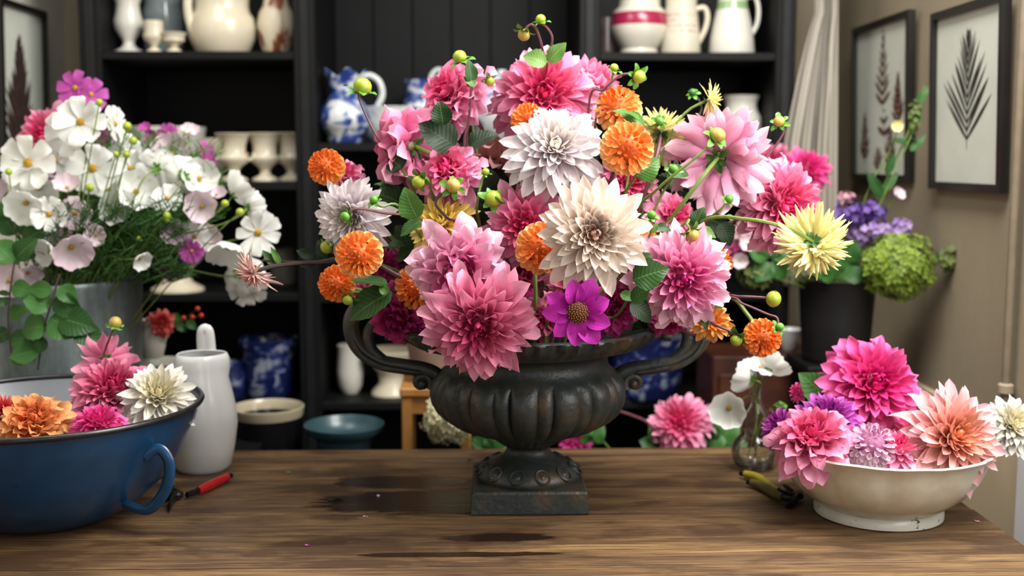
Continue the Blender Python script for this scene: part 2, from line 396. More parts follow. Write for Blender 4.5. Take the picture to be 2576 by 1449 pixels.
RCP = {'white': 'rcpw', 'cafe': 'rcpw', 'cream': 'rcpw', 'peach': 'rcpw', 'gold': 'rcpw', 'sunset': 'rcpw', 'pale': 'rcpi', 'lilac': 'rcpi', 'pink': 'rcpi', 'rose': 'rcpi', 'hot': 'rcpi', 'magenta': 'rcpi', 'orange': 'rcpo', 'tang': 'rcpo', 'apricot': 'rcpo', 'speck': 'rcpp'}
M['rcpi'] = plain('deep_pink_core', '#b02a5e', .6, .2, 60); M['rcpo'] = plain('deep_orange_core', '#d8641a', .6, .2, 60); M['rcpk'] = plain('green_flower_core', '#a9b07c', .6, .2, 60); M['rcpw'] = plain('cream_core', '#dcc2a4', .6, .15, 60); M['rcpp'] = plain('plum_core', '#b06a92', .6, .2, 60)
def bloom(shape, mat, px, py, r, d, face, label, seed, stem='stem', to='urn', n=None, th1=None, name='dahlia', cat='dahlia', center=None, group=None, via=None, sr=.0036):
    c = P(px, py, d); Rm = r*mpp(c); ax = facing(face); q = random.Random(seed)
    root = thing(name, c, label, cat, group)
    rear = face[2] < 0 and shape != 'ball'; rr_ = .13 if rear else SPEC[shape]['rr']
    add_petals(root, shape, mat, ax, Rm*1.05, seed, n, th1, q.uniform(0, 6), rear)
    MB().blob(c-ax*Rm*(0 if shape == 'ball' else rr_*.6), Rm*(.58 if shape == 'ball' else rr_*.9), 12, 8, ax, (1, 1, .8 if shape != 'ball' else 1)).build('receptacle', RCP.get(mat, 'rcpk') if not rear else 'rcpk', root)
    back = Rm*(.55 if shape == 'ball' else rr_*1.42+.02)
    sepals(root, c-ax*back, -ax, Rm*.24, 6, 'bractd', 62, seed)
    b = c-ax*back
    if to == 'urn': e = mouth_pt(c, 0, q)
    else: e = Vector(to) if to is not None else None
    if e is not None:
        mid = [P(*v) for v in via]+[over_rim(c, q)] if via else ([b-ax*min(.05, Rm)+(e-b)*.12, over_rim(c, q)] if to == 'urn' else [b-ax*.04+(e-b)*.15, b*.45+e*.55+Vector((0, 0, .02))])
        stem_mb(root, [b]+mid+[e], sr, sr*1.15, stem)
    else: stem_mb(root, [b, b-ax*Rm*.25], sr, sr, stem)
    if center: MB().blob(c+ax*Rm*.12, Rm*.16, 12, 6, ax, (1, 1, .55)).build('flower_centre', center, root)
    return root
# ================================================================== the room
n = NT('taupe_wall'); f = n.noise(n.co('Object', (1, 1, .6)), 2.2, 6); g = n.noise(n.co(), 40, 4)
c = n.ramp(f, [(.3, lin('#94866f')), (.7, lin('#a89a80'))]); c = n.mix(n.math('MULTIPLY', g, .25), c, lin('#7d7160'))
tc = n.n('ShaderNodeTexCoord'); sp = n.n('ShaderNodeSeparateXYZ', i={0: tc.outputs['Object']})
band = n.math('LESS_THAN', n.math('ABSOLUTE', n.math('SUBTRACT', sp.outputs[2], .845)), .05)
chip = n.math('MULTIPLY', band, n.math('GREATER_THAN', n.noise(n.co('Object', (1, 9, 9)), 3.0, 3), .66))
c = n.mix(n.math('MULTIPLY', chip, .7), c, lin('#b5a78f'))
n.col(c); n.rough(.75); n.bump(g, .15, .003); M['wall'] = n.m
M['wall_l'] = plain('pale_taupe_wall', '#d6cdbe', .8, .06, 4)
M['dado'] = plain('lit_tan_dado', '#cdb998', .6, .06, 5)  # tan lower wall, its colour raised in place of light falling there
M['ceil'] = plain('off_white_ceiling', '#cfc9bb', .9, .04, 5)
M['floor'] = plain('dark_floor', '#3a322a', .7, .2, 12)
M['black'] = plain('black_paint', '#070708', .6, .25, 14, .1, spec=.25)
M['blackw'] = plain('black_bead', '#151617', .5, .2, 20, spec=.3)
M['whitep'] = plain('white_gloss_paint', '#e9e9e6', .35, .03, 6)
n = NT('clear_glass'); tr = n.n('ShaderNodeBsdfTransparent', i={0: (.985, .993, .99, 1)}); gl = n.n('ShaderNodeBsdfGlossy', i={'Roughness': .03})
fr = n.n('ShaderNodeFresnel', i={0: 1.5}); mx = n.n('ShaderNodeMixShader', i={0: n.math('MULTIPLY', fr.outputs[0], .55)}); n.link(tr.outputs[0], mx.inputs[1]); n.link(gl.outputs[0], mx.inputs[2]); n.link(mx.outputs[0], n.out.inputs[0]); M['glass'] = n.m
n = NT('clear_water'); tr = n.n('ShaderNodeBsdfTransparent', i={0: (.955, .98, .972, 1)}); gl = n.n('ShaderNodeBsdfGlossy', i={'Roughness': .02})
fr = n.n('ShaderNodeFresnel', i={0: 1.6}); mx = n.n('ShaderNodeMixShader', i={0: n.math('MULTIPLY', fr.outputs[0], .4)}); n.link(tr.outputs[0], mx.inputs[1]); n.link(gl.outputs[0], mx.inputs[2]); n.link(mx.outputs[0], n.out.inputs[0]); M['water'] = n.m
XL, XR, YB, YF, ZC = -1.29, 1.10, 3.62, -1.5, 2.72
def holed(u0, u1, v0, v1, h, fn, th):
    """flat panel (u, v) with one rectangular hole h=(a0,a1,b0,b1), extruded by th; fn maps (u, v, depth) to the room"""
    a0, a1, b0, b1 = h; m = MB()
    o = [(u0, v0), (u1, v0), (u1, v1), (u0, v1)]; i = [(a0, b0), (a1, b0), (a1, b1), (a0, b1)]
    for dep in (0, th): m.v += [fn(u, v, dep) for u, v in o]+[fn(u, v, dep) for u, v in i]
    for k in range(4):
        j = (k+1) % 4
        m.f += [(k, j, 4+j, 4+k), (8+j, 8+k, 12+k, 12+j), (4+k, 4+j, 12+j, 12+k), (j, k, 8+k, 8+j)]
    return m
def struct(o): o['kind'] = 'structure'; return o
struct(MB().box((XL-.1, YF-.1, -.1), (XR+.1, YB+.1, 0)).build('floor', 'floor', smooth=0))
struct(holed(XL-.1, -.2, YF-.1, YB+.1, (-1.05, -.39, 1.67, 2.63), lambda u, v, w: (u, v, ZC+w), .12).build('ceiling', 'ceil', smooth=0))  # left panel, with an opening added for the left fill lamp
struct(holed(-.2, XR+.1, YF-.1, YB+.1, (.2, 1.05, .9, 2.3), lambda u, v, w: (u, v, ZC+w), .12).build('ceiling', 'ceil', smooth=0))
struct(MB().box((XL-.1, YB, 0), (XR+.1, YB+.1, ZC)).build('wall_back', 'wall', smooth=0))
struct(MB().box((XL-.1, YF, 0), (XL, YB, ZC)).build('wall_left', 'wall_l', smooth=0))
struct(holed(YF, YB, 0, ZC, (.62, 1.88, 1.12, 2.28), lambda u, v, w: (XR+w, u, v), .12).build('wall_right', 'wall', smooth=0))
struct(holed(XL, XR, 0, ZC, (-.75, 1.0, 1.1, 2.4), lambda u, v, w: (u, YF-w, v), .12).build('wall_front', 'wall_l', smooth=0))
def window(name, corners, bars):
    root = bpy.data.objects.new(name, None); COL.objects.link(root); root['kind'] = 'structure'; LOC[root] = Vector((0, 0, 0))
    c0, c1, c2, c3 = [Vector(c) for c in corners]
    MB().tube([c0, c1, c2, c3, c0], .03, 4).build('window_frame', 'whitep', root, 0)
    for k in range(1, bars): MB().tube([c0.lerp(c1, k/bars), c3.lerp(c2, k/bars)], .012, 4).build('glazing_bar', 'whitep', root, 0)
window('window_1', [(XR+.1, .62, 1.12), (XR+.1, 1.88, 1.12), (XR+.1, 1.88, 2.28), (XR+.1, .62, 2.28)], 3)
window('window_2', [(-.75, YF-.1, 1.1), (1.0, YF-.1, 1.1), (1.0, YF-.1, 2.4), (-.75, YF-.1, 2.4)], 4)  # unseen window built around the rear fill lamp
window('window_3', [(.2, .9, ZC+.1), (1.05, .9, ZC+.1), (1.05, 2.3, ZC+.1), (.2, 2.3, ZC+.1)], 2)
window('added_window_4', [(-1.05, 1.67, ZC+.1), (-.39, 1.67, ZC+.1), (-.39, 2.63, ZC+.1), (-1.05, 2.63, ZC+.1)], 2)  # roof window added to go with the left fill lamp
struct(MB().box((XR-.014, 2.204, 0), (XR, YB, .81), .004).build('trim_1', 'dado', smooth=30))
for k in range(3): struct(MB().box((XR-.022, 2.62+.33*k, .05), (XR-.0145, 2.65+.33*k, .76), .003).build('trim_%d' % (k+3), 'dado', smooth=30))
struct(MB().box((XR-.03, 1.9, 0), (XR, 2.2, .865), .004).build('trim_2', 'whitep', smooth=30))
M['pipe'] = plain('pipe_paint', '#7a6d59', .6, .1, 20)
pp = thing('wall_pipe', (XR-.02, 2.285, .86), 'thin taupe painted pipe running up the right wall', 'pipe')
MB().tube([(XR-.02, 2.285, .82), (XR-.02, 2.285, ZC-.01)], .009, 12).build('pipe', M['pipe'], pp)
MB().lathe([(.011, 0), (.016, .004), (.016, .02), (.011, .024)], (XR-.02, 2.285, .885), 14).build('pipe_bracket', 'wall', pp)

# ------------------------------------------------------------------ black bookcase
SD = 3.16                       # front plane of the shelves
def zs(y, x=1200): return P(x, y, SD).z
zA, zB, zC, zM, zL = zs(130), zs(458), zs(738), zs(360), zs(1012)
bc = thing('bookcase', (0, SD, 0), 'tall black painted open bookcase full of crockery against the back wall', 'bookcase')
xs = [(215, 268), (746, 800), (1455, 1506), (1942, 1992)]
PX = [(P(a, 500, SD).x, P(b, 500, SD).x) for a, b in xs]
for a, b in PX:
    m = MB().box((a, SD, 0), (b, YB-.02, 2.45), .003).build('upright', 'black', bc, 30)
    mid = (a+b)/2
    MB().box((mid-.012, SD-.006, 0), (mid+.012, SD+.001, 2.45), .002).build('bead', 'blackw', m, 30)
MB().box((PX[0][0], YB-.04, 0), (PX[3][1], YB-.021, 2.45)).build('back_panel', 'black', bc, 0)
def shelf(bay, z): MB().box((PX[bay][1]-.001, SD+.005, z-.022), (PX[bay+1][0]+.001, YB-.041, z), .002).build('shelf', 'black', bc, 30)
for bay, zz in ((0, zA), (0, zB), (0, zC), (0, zL), (1, zM), (1, zL), (2, zA), (2, zM), (2, zs(742)), (2, zL), (1, zs(742)), (0, 2.3), (1, 2.3), (2, 2.3)): shelf(bay, zz)
for k in range(6):
    x0 = PX[1][1]+(PX[2][0]-PX[1][1])*k/6
    MB().box((x0+.002, YB-.046, zM), (x0+(PX[2][0]-PX[1][1])/6-.002, YB-.0405, 2.3), .002).build('back_board', 'black', bc, 30)

# ------------------------------------------------------------------ table
n = NT('old_pine'); oi = n.n('ShaderNodeObjectInfo')
v = n.co('Object', (1, 1, 1)); off = n.n('ShaderNodeVectorMath', operation='ADD', i={0: v})
n.link(n.n('ShaderNodeCombineXYZ', i={0: n.math('MULTIPLY', oi.outputs['Random'], 7), 1: n.math('MULTIPLY', oi.outputs['Random'], 3)}).outputs[0], off.inputs[1])
st = n.n('ShaderNodeMapping', i={0: off.outputs[0], 3: (1.1, 14, 3)})
big = n.noise(st.outputs[0], 2.2, 6, .6, .6)
fine = n.noise(n.n('ShaderNodeMapping', i={0: off.outputs[0], 3: (4, 120, 8)}).outputs[0], 2.0, 5, .65, .3)
blot = n.noise(n.n('ShaderNodeMapping', i={0: off.outputs[0], 3: (2.2, 5.5, 1)}).outputs[0], 2.0, 5, .6, .4)
c = n.ramp(big, [(.28, lin('#3d2a1a')), (.46, lin('#684f35')), (.6, lin('#7d6140')), (.76, lin('#a58555'))])
c = n.mix(n.ramp(fine, [(.36, (.85, .85, .85, 1)), (.54, (0, 0, 0, 1))]), c, lin('#3b2617'))
c = n.mix(n.ramp(blot, [(.48, (0, 0, 0, 1)), (.6, (.8, .8, .8, 1))]), c, lin('#3c2819'))
# wet stain beside the urn foot, with a shape of its own
tc = n.n('ShaderNodeTexCoord'); wz = n.n('ShaderNodeSeparateXYZ', i={0: tc.outputs['Object']})
def ell(cx, cy, rx, ry):
    a = n.math('DIVIDE', n.math('SUBTRACT', wz.outputs[0], cx), rx); b = n.math('DIVIDE', n.math('SUBTRACT', wz.outputs[1], cy), ry)
    return n.math('ADD', n.math('MULTIPLY', a, a), n.math('MULTIPLY', b, b))
wn = n.math('MULTIPLY', n.math('SUBTRACT', n.noise(n.co('Object', (4, 22, 1)), 2.5, 5, .65), .5), 2.6)
wet = None
for (px, py, rx, ry) in ((1050, 1262, .19, .075), (1000, 1212, .12, .05), (1255, 1352, .10, .022), (1160, 1395, .16, .012), (640, 1362, .2, .03)):
    p = T(px, py, TZ); e = n.math('ADD', ell(p.x, p.y, rx, ry), wn)
    s_ = n.n('ShaderNodeMapRange', i={0: e, 1: .75, 2: 1.05, 3: 1.0, 4: 0.0}).outputs[0]
    if px == 640: s_ = n.math('MULTIPLY', s_, .45)
    wet = s_ if wet is None else n.math('MAXIMUM', wet, s_)
c = n.mix(n.math('MULTIPLY', wet, .9), c, lin('#1f100a'))
n.col(c)
n.link(n.math('SUBTRACT', .52, n.math('MULTIPLY', wet, .34)), n.b.inputs['Roughness'])
n.bump(n.math('ADD', n.math('MULTIPLY', fine, .6), n.math('MULTIPLY', big, .6)), .35, .004)
n.b.inputs['Specular IOR Level'].default_value = .4
M['pine'] = n.m
M['pined'] = plain('dark_table_frame', '#4a3826', .6, .2, 10)
TX0, TX1 = -1.12, .872
tb = thing('wooden_table', (-.1, 1.9, 0), 'long old pine worktable with worn stained plank top', 'table')
yb = [T(1200, y, TZ).y for y in (1129, 1153, 1291, 1424)]+[1.36]
LOC[tb] = Vector((0, 0, 0)); tb.location = (0, 0, 0)
for k in range(4):
    MB().box((TX0+.004*(k % 2), yb[k+1]+.0016, TZ-.034), (TX1-.003*(k % 2), yb[k]-.0016, TZ), .0006).build('plank', 'pine', tb, 30)
MB().box((TX0+.06, yb[4]+.07, TZ-.14), (TX1-.06, yb[4]+.095, TZ-.035)).build('apron', 'pined', tb, 0)
MB().box((TX0+.06, yb[0]-.095, TZ-.14), (TX1-.06, yb[0]-.07, TZ-.035)).build('apron', 'pined', tb, 0)
for x in (TX0+.05, TX1-.115):
    for y in (yb[4]+.05, yb[0]-.115): MB().box((x, y, 0), (x+.065, y+.065, TZ-.0345), .004).build('leg', 'pined', tb, 30)

# ------------------------------------------------------------------ the cast iron urn
n = NT('rusty_cast_iron'); f = n.noise(n.co(), 14, 6, .65); g = n.noise(n.co(), 90, 4)
c = n.ramp(f, [(.34, lin('#1a2225')), (.5, lin('#272d2d')), (.62, lin('#43382c')), (.74, lin('#6a4527'))])
c = n.mix(n.math('MULTIPLY', g, .35), c, lin('#4a4f47'))
n.col(c); n.rough(.42); n.bump(n.math('ADD', f, g), .4, .004); n.b.inputs['Metallic'].default_value = .15
M['iron'] = n.m
UD = 2.03; UC = P(1328, 1200, UD); um = mpp(UC)
def uz(y): return P(1328, y, UD).z
urn = thing('garden_urn', (UC.x, UD, TZ), 'dark rusty cast iron urn with scrolled handles on square plinth', 'urn')
hp = .101
m = MB(); rows = []
for z, h in ((TZ, hp), (TZ+.003, hp+.002), (TZ+.037, hp), (TZ+.041, hp-.003), (TZ+.043, hp-.02)):
    row = []
    for k in range(4):
        sx, sy = ((-1, -1), (1, -1), (1, 1), (-1, 1))[k]
        nx, ny = ((-1, -1), (1, -1), (1, 1), (-1, 1))[(k+1) % 4]
        for t in range(4): row.append((UC.x+h*(sx+(nx-sx)*t/4), UD+h*(sy+(ny-sy)*t/4), z))
    rows.append(row)
m.quad_grid(rows, True); m.f.append(tuple(reversed(range(16)))); m.f.append(tuple(64+i for i in range(16))); m.build('plinth', 'iron', urn, 30)
zt = TZ+.0425
def uprof(lst): return [(r*um, uz(y)-TZ) for r, y in lst]
def foot_mod(a, k, r, z):
    e = max(0, 1-abs(z-(uz(1178)-TZ))/.018); s = math.cos(a*12)
    return r*(1+.035*e*(1 if s > .15 else (-1 if s < -.55 else s*1.0))), z
fp = uprof([(126, 1200), (130, 1194), (132, 1188), (131, 1182), (126, 1174), (117, 1166), (104, 1159), (88, 1153), (73, 1147), (62, 1140), (55, 1131), (53, 1121), (57, 1115)])
ft = MB().lathe(fp, (UC.x, UD, TZ), 96).build('foot', 'iron', urn, 50)
for k in range(12):
    a = 2*PI*(k+.5)/12; o_ = Vector((math.cos(a), math.sin(a), 0)); p_ = Vector((UC.x, UD, uz(1171)))+o_*(119*um)
    nn_ = (o_*.62+Vector((0, 0, .78))).normalized(); tt_ = Vector((-math.sin(a), math.cos(a), 0)); bb_ = nn_.cross(tt_)
    ring = [p_+nn_*.001+tt_*(17*um*math.cos(j*PI/10))+bb_*(20*um*math.sin(j*PI/10)) for j in range(21)]
    MB().tube(ring, 3.2*um, 6, caps=False).build('egg_moulding', 'iron', ft, 60)
    MB().blob(p_-nn_*.0005, 9*um, 10, 6, nn_, (1, 1.1, .7)).build('egg_moulding', 'iron', ft, 60)
def cup_mod(a, k, r, z): return r*(1+.07*abs(math.cos(a*12))), z
MB().lathe(uprof([(50, 1121), (62, 1114), (76, 1104), (86, 1094), (92, 1084), (90, 1074), (60, 1070)]), (UC.x, UD, TZ), 144, cup_mod).build('fluted_cup', 'iron', urn, 60)
def gad(a, k, r, z):
    y0, y1 = uz(1084)-TZ, uz(930)-TZ; t = (z-y0)/(y1-y0)
    if 0 <= t <= 1:
        env = min(1, t/.12)*min(1, max(0, (1-t))/.10); p = (a*14/(2*PI)) % 1
        s = math.sqrt(max(0, 1-((p-.32)/.32)**2)) if p < .64 else .8*math.sqrt(max(0, 1-((p-.82)/.18)**2))
        return r*(1+.085*env*(s-.45)), z
    if z > uz(852)-TZ and z < uz(818)-TZ: return r*(1+.03*math.sin(a*46)*math.sin(a*23+2)), z+.005*abs(math.sin(a*23))
    return r, z
bp = uprof([(70, 1080), (100, 1084), (128, 1082), (152, 1074), (178, 1062), (200, 1048), (218, 1030), (230, 1008), (235, 985), (234, 966), (229, 950), (222, 938), (218, 931), (212, 927), (205, 920), (199, 911), (197, 897), (199, 886), (212, 876), (250, 868), (286, 858), (306, 846), (316, 834), (321, 824), (320, 817), (312, 812), (290, 818), (240, 838), (205, 852), (186, 868), (183, 890), (190, 920), (200, 960)])
MB().lathe(bp, (UC.x, UD, TZ), 224, gad, capb=False).build('bowl', 'iron', urn, 50)
MB().lathe([(.002, 0), (.145, 0)], (UC.x, UD, uz(925)), 40, capb=False).build('potting_foam', plain('dark_moss', '#18211a', .9, .3, 60), urn, 0)
for s in (1, -1):
    def hp_(x, y, dy=0): return P(1328+s*(x-1328), y, UD)+Vector((0, dy, 0))
    main = cat_pts([hp_(*q) for q in ((1548, 975), (1558, 945), (1590, 930), (1640, 922), (1695, 912), (1742, 886), (1768, 848), (1772, 806), (1752, 772), (1716, 758), (1676, 772), (1655, 800))], 7)
    rr = [um*(20 if 3 < k < len(main)-8 else 14) for k in range(len(main))]
    h = MB().tube(main, rr, 10, .8).build('handle', 'iron', urn, 60)
    inner = cat_pts([hp_(*q) for q in ((1690, 912), (1722, 880), (1730, 845), (1715, 815), (1690, 808), (1672, 822), (1672, 845), (1688, 850))], 7)
    MB().tube(inner, [um*(17-8*k/len(inner)) for k in range(len(inner))], 10, .8).build('scroll', 'iron', h, 60)
    sc_ = [hp_(1594+(26-5.5*t)*math.cos(2.6+t*1.7), 964+(26-5.5*t)*math.sin(2.6+t*1.7)) for t in [k*.2 for k in range(17)]]
    MB().tube(sc_, [um*(15-.5*k) for k in range(17)], 10, 1.4).build('scroll', 'iron', h, 60)
    MB().blob(hp_(1592, 965), 15*um, 10, 6, None, (1, 1.3, 1)).build('scroll_boss', 'iron', h, 60)
    lf = [hp_(x, y, -.013) for x, y in ((1600, 934), (1650, 927), (1700, 917), (1745, 890), (1768, 852))]
    MB().tube(cat_pts(lf, 4), [um*(4+4*math.sin(PI*k/16)) for k in range(17)], 6).build('leaf_moulding', 'iron', h, 60)
# ================================================================== vessels
def glaze(name, c, rough=.25, var=.05, scale=9): return plain(name, c, rough, var, scale, 0, 0, .25)
M['cream'+'g'] = glaze('cream_glaze', '#d8cdb4'); M['whiteg'] = glaze('white_glaze', '#dcd8cc'); M['iron_stone'] = glaze('ironstone_glaze', '#d9cdb4')
M['jugw'] = glaze('cool_white_enamel', '#dedfdd', .2, .03)
def bluewhite(name, thr=.5, w_='#cfd2cf', m2='#6a7fb0', d_='#27397a'):
    n = NT(name); f = n.noise(n.co(), 26, 4, .6, .8); g = n.noise(n.co('Object', (1, 1, 3)), 9, 3)
    m_ = n.math('ADD', f, n.math('MULTIPLY', n.math('SUBTRACT', g, .5), .8))
    n.col(n.ramp(m_, [(thr-.05, lin(w_)), (thr+.02, lin(m2)), (thr+.1, lin(d_))])); n.rough(.25); n.b.inputs['Coat Weight'].default_value = .2; return n.m
M['bw'] = bluewhite('blue_white_transfer', .5); M['bw2'] = bluewhite('sparse_blue_transfer', .6)
M['bwd'] = bluewhite('shaded_dense_blue_transfer', .40, '#8a8f96', '#34427a', '#141c46')  # dense pattern, its colours darkened for the shade on the lowest shelf
def banded(name, basec, bandc, z0, z1, rough=.25):
    n = NT(name); tc = n.n('ShaderNodeTexCoord'); s = n.n('ShaderNodeSeparateXYZ', i={0: tc.outputs['Object']})
    k = n.math('MULTIPLY', n.math('GREATER_THAN', s.outputs[2], z0), n.math('LESS_THAN', s.outputs[2], z1))
    n.col(n.mix(k, lin(basec), lin(bandc))); n.rough(rough); n.b.inputs['Coat Weight'].default_value = .25; return n.m
n = NT('brown_splashed_glaze'); f = n.noise(n.co('Object', (1, 1, .7), (0, 0, 0), (.11, .02, .33)), 11, 3, .5, .6)
n.col(n.ramp(f, [(.46, lin('#d6c9ae')), (.5, lin('#8a4a2c')), (.6, lin('#4f2015'))])); n.rough(.3); M['mott'] = n.m
def vessel(name, cx, prof_, d, zb, mat, label, cat, th=4, n=48, mod=None, solid=False, group=None):
    """prof_ = [(radius px, y px)] from base to lip; returns the thing and its pixel scale"""
    c = P(cx, prof_[0][1], d); s = mpp(c); z0 = c.z
    pr = [(r*s, P(cx, y, d).z-z0) for r, y in prof_]
    full = [(pr[0][0]*.97, 0)]+[(r, max(z, .0012) if k == 0 else z) for k, (r, z) in enumerate(pr)]
    if not solid:
        t = th*s; full += [(pr[-1][0]-t*.5, pr[-1][1]+t*.35), (pr[-1][0]-t, pr[-1][1])]
        for r, z in reversed(pr[1:-1]): full.append((max(.002, r-t), max(z, t)))
        full.append((.0015, max(t, pr[1][1]*.6)))
    root = thing(name, (c.x, d, zb), label, cat, group)
    MB().lathe(full, (c.x, d, zb), n, mod).build('body', mat, root, 50)
    root['_']=0; del root['_']
    return root, s, lambda x, y, dy=0: Vector((P(x, y, d).x, d+dy, P(x, y, d).z-z0+zb))
def handle(root, fn, pts, r, mat, name='handle', dy=0, flat=.8, n=10):
    p = cat_pts([fn(x, y, dy) for x, y in pts], 6); return MB().tube(p, r, n, flat).build(name, mat, root, 60)
# --- left bay, top shelf
vessel('footed_vase', 325, [(37, 121), (37, 112), (20, 104), (14, 94), (16, 84), (34, 58), (36, 38), (30, 14), (28, -5), (36, -30)], 3.28, zA, 'whiteg', 'slender white footed vase at the left end of the top shelf', 'vase')
vessel('glass_jar', 412, [(46, 118), (50, 108), (50, 0), (44, -20), (46, -35)], 3.44, zA, plain('grey_glass_jar', '#8d9797', .15, .1, 8, 0, 0, .5), 'big bluish grey jar behind the small cream cups', 'jar')
vessel('footed_cup', 388, [(20, 121), (19, 114), (8, 106), (9, 100), (24, 86), (27, 76), (23, 66), (25, 40)], 3.24, zA, 'creamg', 'small tall cream goblet on the top shelf beside white vase', 'goblet')
vessel('footed_dish', 438, [(20, 121), (19, 114), (9, 106), (12, 100), (27, 90), (26, 80), (33, 70)], 3.24, zA, 'creamg', 'low cream footed dish between goblet and fat pitcher', 'dish')
r_, s_, fn = vessel('cream_pitcher', 560, [(60, 126), (66, 118), (82, 84), (86, 58), (80, 32), (70, 18), (67, 2), (70, -40), (76, -70)], 3.3, zA, 'creamg', 'fat round cream pitcher with front handle on the top shelf', 'pitcher')
handle(r_, fn, [(488, -40), (484, 10), (494, 60), (516, 92)], s_*11, 'creamg', dy=-.055)
vessel('splashed_vase', 697, [(32, 128), (38, 110), (47, 70), (48, 48), (42, 20), (32, 0), (28, -20)], 3.3, zA, 'mott', 'cream bulbous vase with brown splashes by the bookcase upright', 'vase')
# --- right bay, top shelf
c = P(1607, 128, 3.28); zz = lambda y: P(1607, y, 3.28).z
mt = banded('red_band_glaze', '#d8d2c2', '#a02348', zA-0+zz(54)-zz(128)-zA, zz(22)-zz(128)); 
r_, s_, fn = vessel('banded_jug', 1607, [(46, 128), (49, 120), (46, 112), (66, 84), (73, 62), (72, 40), (66, 18), (52, 4), (52, -14), (62, -40)], 3.28, zA, mt, 'white rounded jug with wide crimson band on the top shelf', 'jug')
M['redb'] = mt
n = NT('printed_cream'); tc = n.n('ShaderNodeTexCoord'); s = n.n('ShaderNodeSeparateXYZ', i={0: tc.outputs['Object']})
k = n.math('MULTIPLY', n.math('GREATER_THAN', s.outputs[2], .055), n.math('LESS_THAN', s.outputs[2], .115))
w = n.math('GREATER_THAN', n.math('SINE', n.math('MULTIPLY', s.outputs[2], 420)), .2)
f = n.math('GREATER_THAN', n.noise(n.co('Object', (1, 1, .6)), 130, 2), .5)
n.col(n.mix(n.math('MULTIPLY', n.math('MULTIPLY', k, .55), n.math('MULTIPLY', w, f)), lin('#d6cfbb'), lin('#a2685e'))); n.rough(.28); M['print'] = n.m
r_, s_, fn = vessel('printed_jug', 1712, [(48, 128), (50, 122), (47, 80), (43, 40), (38, 0), (40, -30)], 3.26, zA, 'print', 'cream tapering jug with faint reddish print on top shelf', 'jug')
handle(r_, fn, [(1748, 12), (1772, 8), (1780, 30), (1774, 62), (1757, 96)], s_*7, 'creamg')
mt = banded('green_collar_enamel', '#dcd9cd', '#8fae7c', P(1840, 14, 3.26).z-P(1840, 128, 3.26).z, P(1840, -6, 3.26).z-P(1840, 128, 3.26).z)
r_, s_, fn = vessel('enamel_coffee_pot', 1840, [(56, 128), (58, 122), (54, 84), (46, 40), (38, 4), (34, -24), (38, -40)], 3.26, zA, mt, 'tall white enamel pot with green collar on top shelf', 'jug')
handle(r_, fn, [(1872, -16), (1898, -20), (1908, 10), (1904, 50), (1886, 82)], s_*6, 'whiteg')
vessel('glass_tumbler', 1524, [(20, 126), (21, 120), (23, 60), (24, 30)], 3.3, zA, plain('smoky_glass', '#4a3d3a', .1, .2, 20, 0, 0, .5), 'dark smoky glass tumbler left of the crimson banded jug', 'glass')
# --- centre bay
def wavy(a, k, r, z): return (r*(1+.10*math.cos(a*5)) if z > .15 else r), z+(.012*math.cos(a*5) if z > .17 else 0)
r_, s_, fn = vessel('blue_white_jug', 868, [(40, 352), (44, 344), (44, 330), (60, 316), (69, 296), (66, 274), (50, 252), (38, 236), (35, 222), (42, 198), (52, 176)], 3.26, zM, 'bw', 'blue and white transferware jug with wavy spout on the middle shelf', 'jug', mod=wavy)
handle(r_, fn, [(898, 196), (925, 180), (952, 194), (962, 226), (950, 256), (922, 276)], s_*8, 'bw2')
r_, s_, fn = vessel('blue_spout_jug', 1062, [(38, 350), (44, 330), (56, 290), (48, 250), (38, 226), (44, 190)], 3.46, zM, 'bw', 'blue and white jug behind the lidded tureen with looped handle', 'jug')
handle(r_, fn, [(1080, 210), (1086, 176), (1104, 162), (1120, 178), (1116, 230)], s_*7, 'bw2')
r_, s_, fn = vessel('tureen', 998, [(60, 352), (64, 344), (80, 330), (88, 300), (90, 272), (94, 262)], 3.3, zM, 'bw2', 'wide pale blue and white serving dish behind the pink dahlias', 'dish')
r_, s_, fn = vessel('lidded_tureen', 1262, [(46, 352), (50, 340), (74, 318), (84, 280), (84, 250), (76, 214), (44, 184), (14, 176), (12, 166)], 3.34, zM, 'bw2', 'white tureen with sparse blue pattern between two pink dahlias', 'tureen', solid=True)
r_, s_, fn = vessel('white_pitcher', 1862, [(38, 352), (44, 340), (52, 310), (50, 285), (38, 262), (40, 246), (46, 232)], 3.32, zM, 'whiteg', 'white pitcher with beaded handle behind the pale pink dahlia', 'pitcher')
handle(r_, fn, [(1866, 250), (1872, 236), (1890, 244), (1900, 280), (1894, 318)], s_*8, 'whiteg')
# --- left bay, middle shelf
for k, (x, lab) in enumerate(((590, 'white twin-handled goblet vase nearest the cosmos, leftmost of three'), (668, 'white twin-handled goblet vase, middle of the three on its shelf'), (734, 'white twin-handled goblet vase, rightmost by the bookcase upright'))):
    r_, s_, fn = vessel('goblet_vase', x, [(34, 456), (33, 449), (15, 440), (12, 430), (20, 418), (36, 407), (38, 398), (29, 387), (30, 366), (37, 346), (46, 336)], 3.26+.03*k, zB, 'creamg', lab, 'vase', group='goblet vases on the second shelf')
    for sg in (-1, 1): handle(r_, fn, [(x+sg*36, 402), (x+sg*48, 396), (x+sg*47, 384)], s_*4.5, 'creamg')
vessel('white_basin', 420, [(50, 456), (54, 446), (80, 400), (95, 350), (100, 322)], 3.36, zB, 'whiteg', 'large white basin half hidden behind the cosmos', 'basin')
vessel('white_bowl', 528, [(30, 456), (34, 446), (50, 400), (56, 352)], 3.44, zB, 'creamg', 'white bowl behind the leftmost goblet vase', 'bowl')
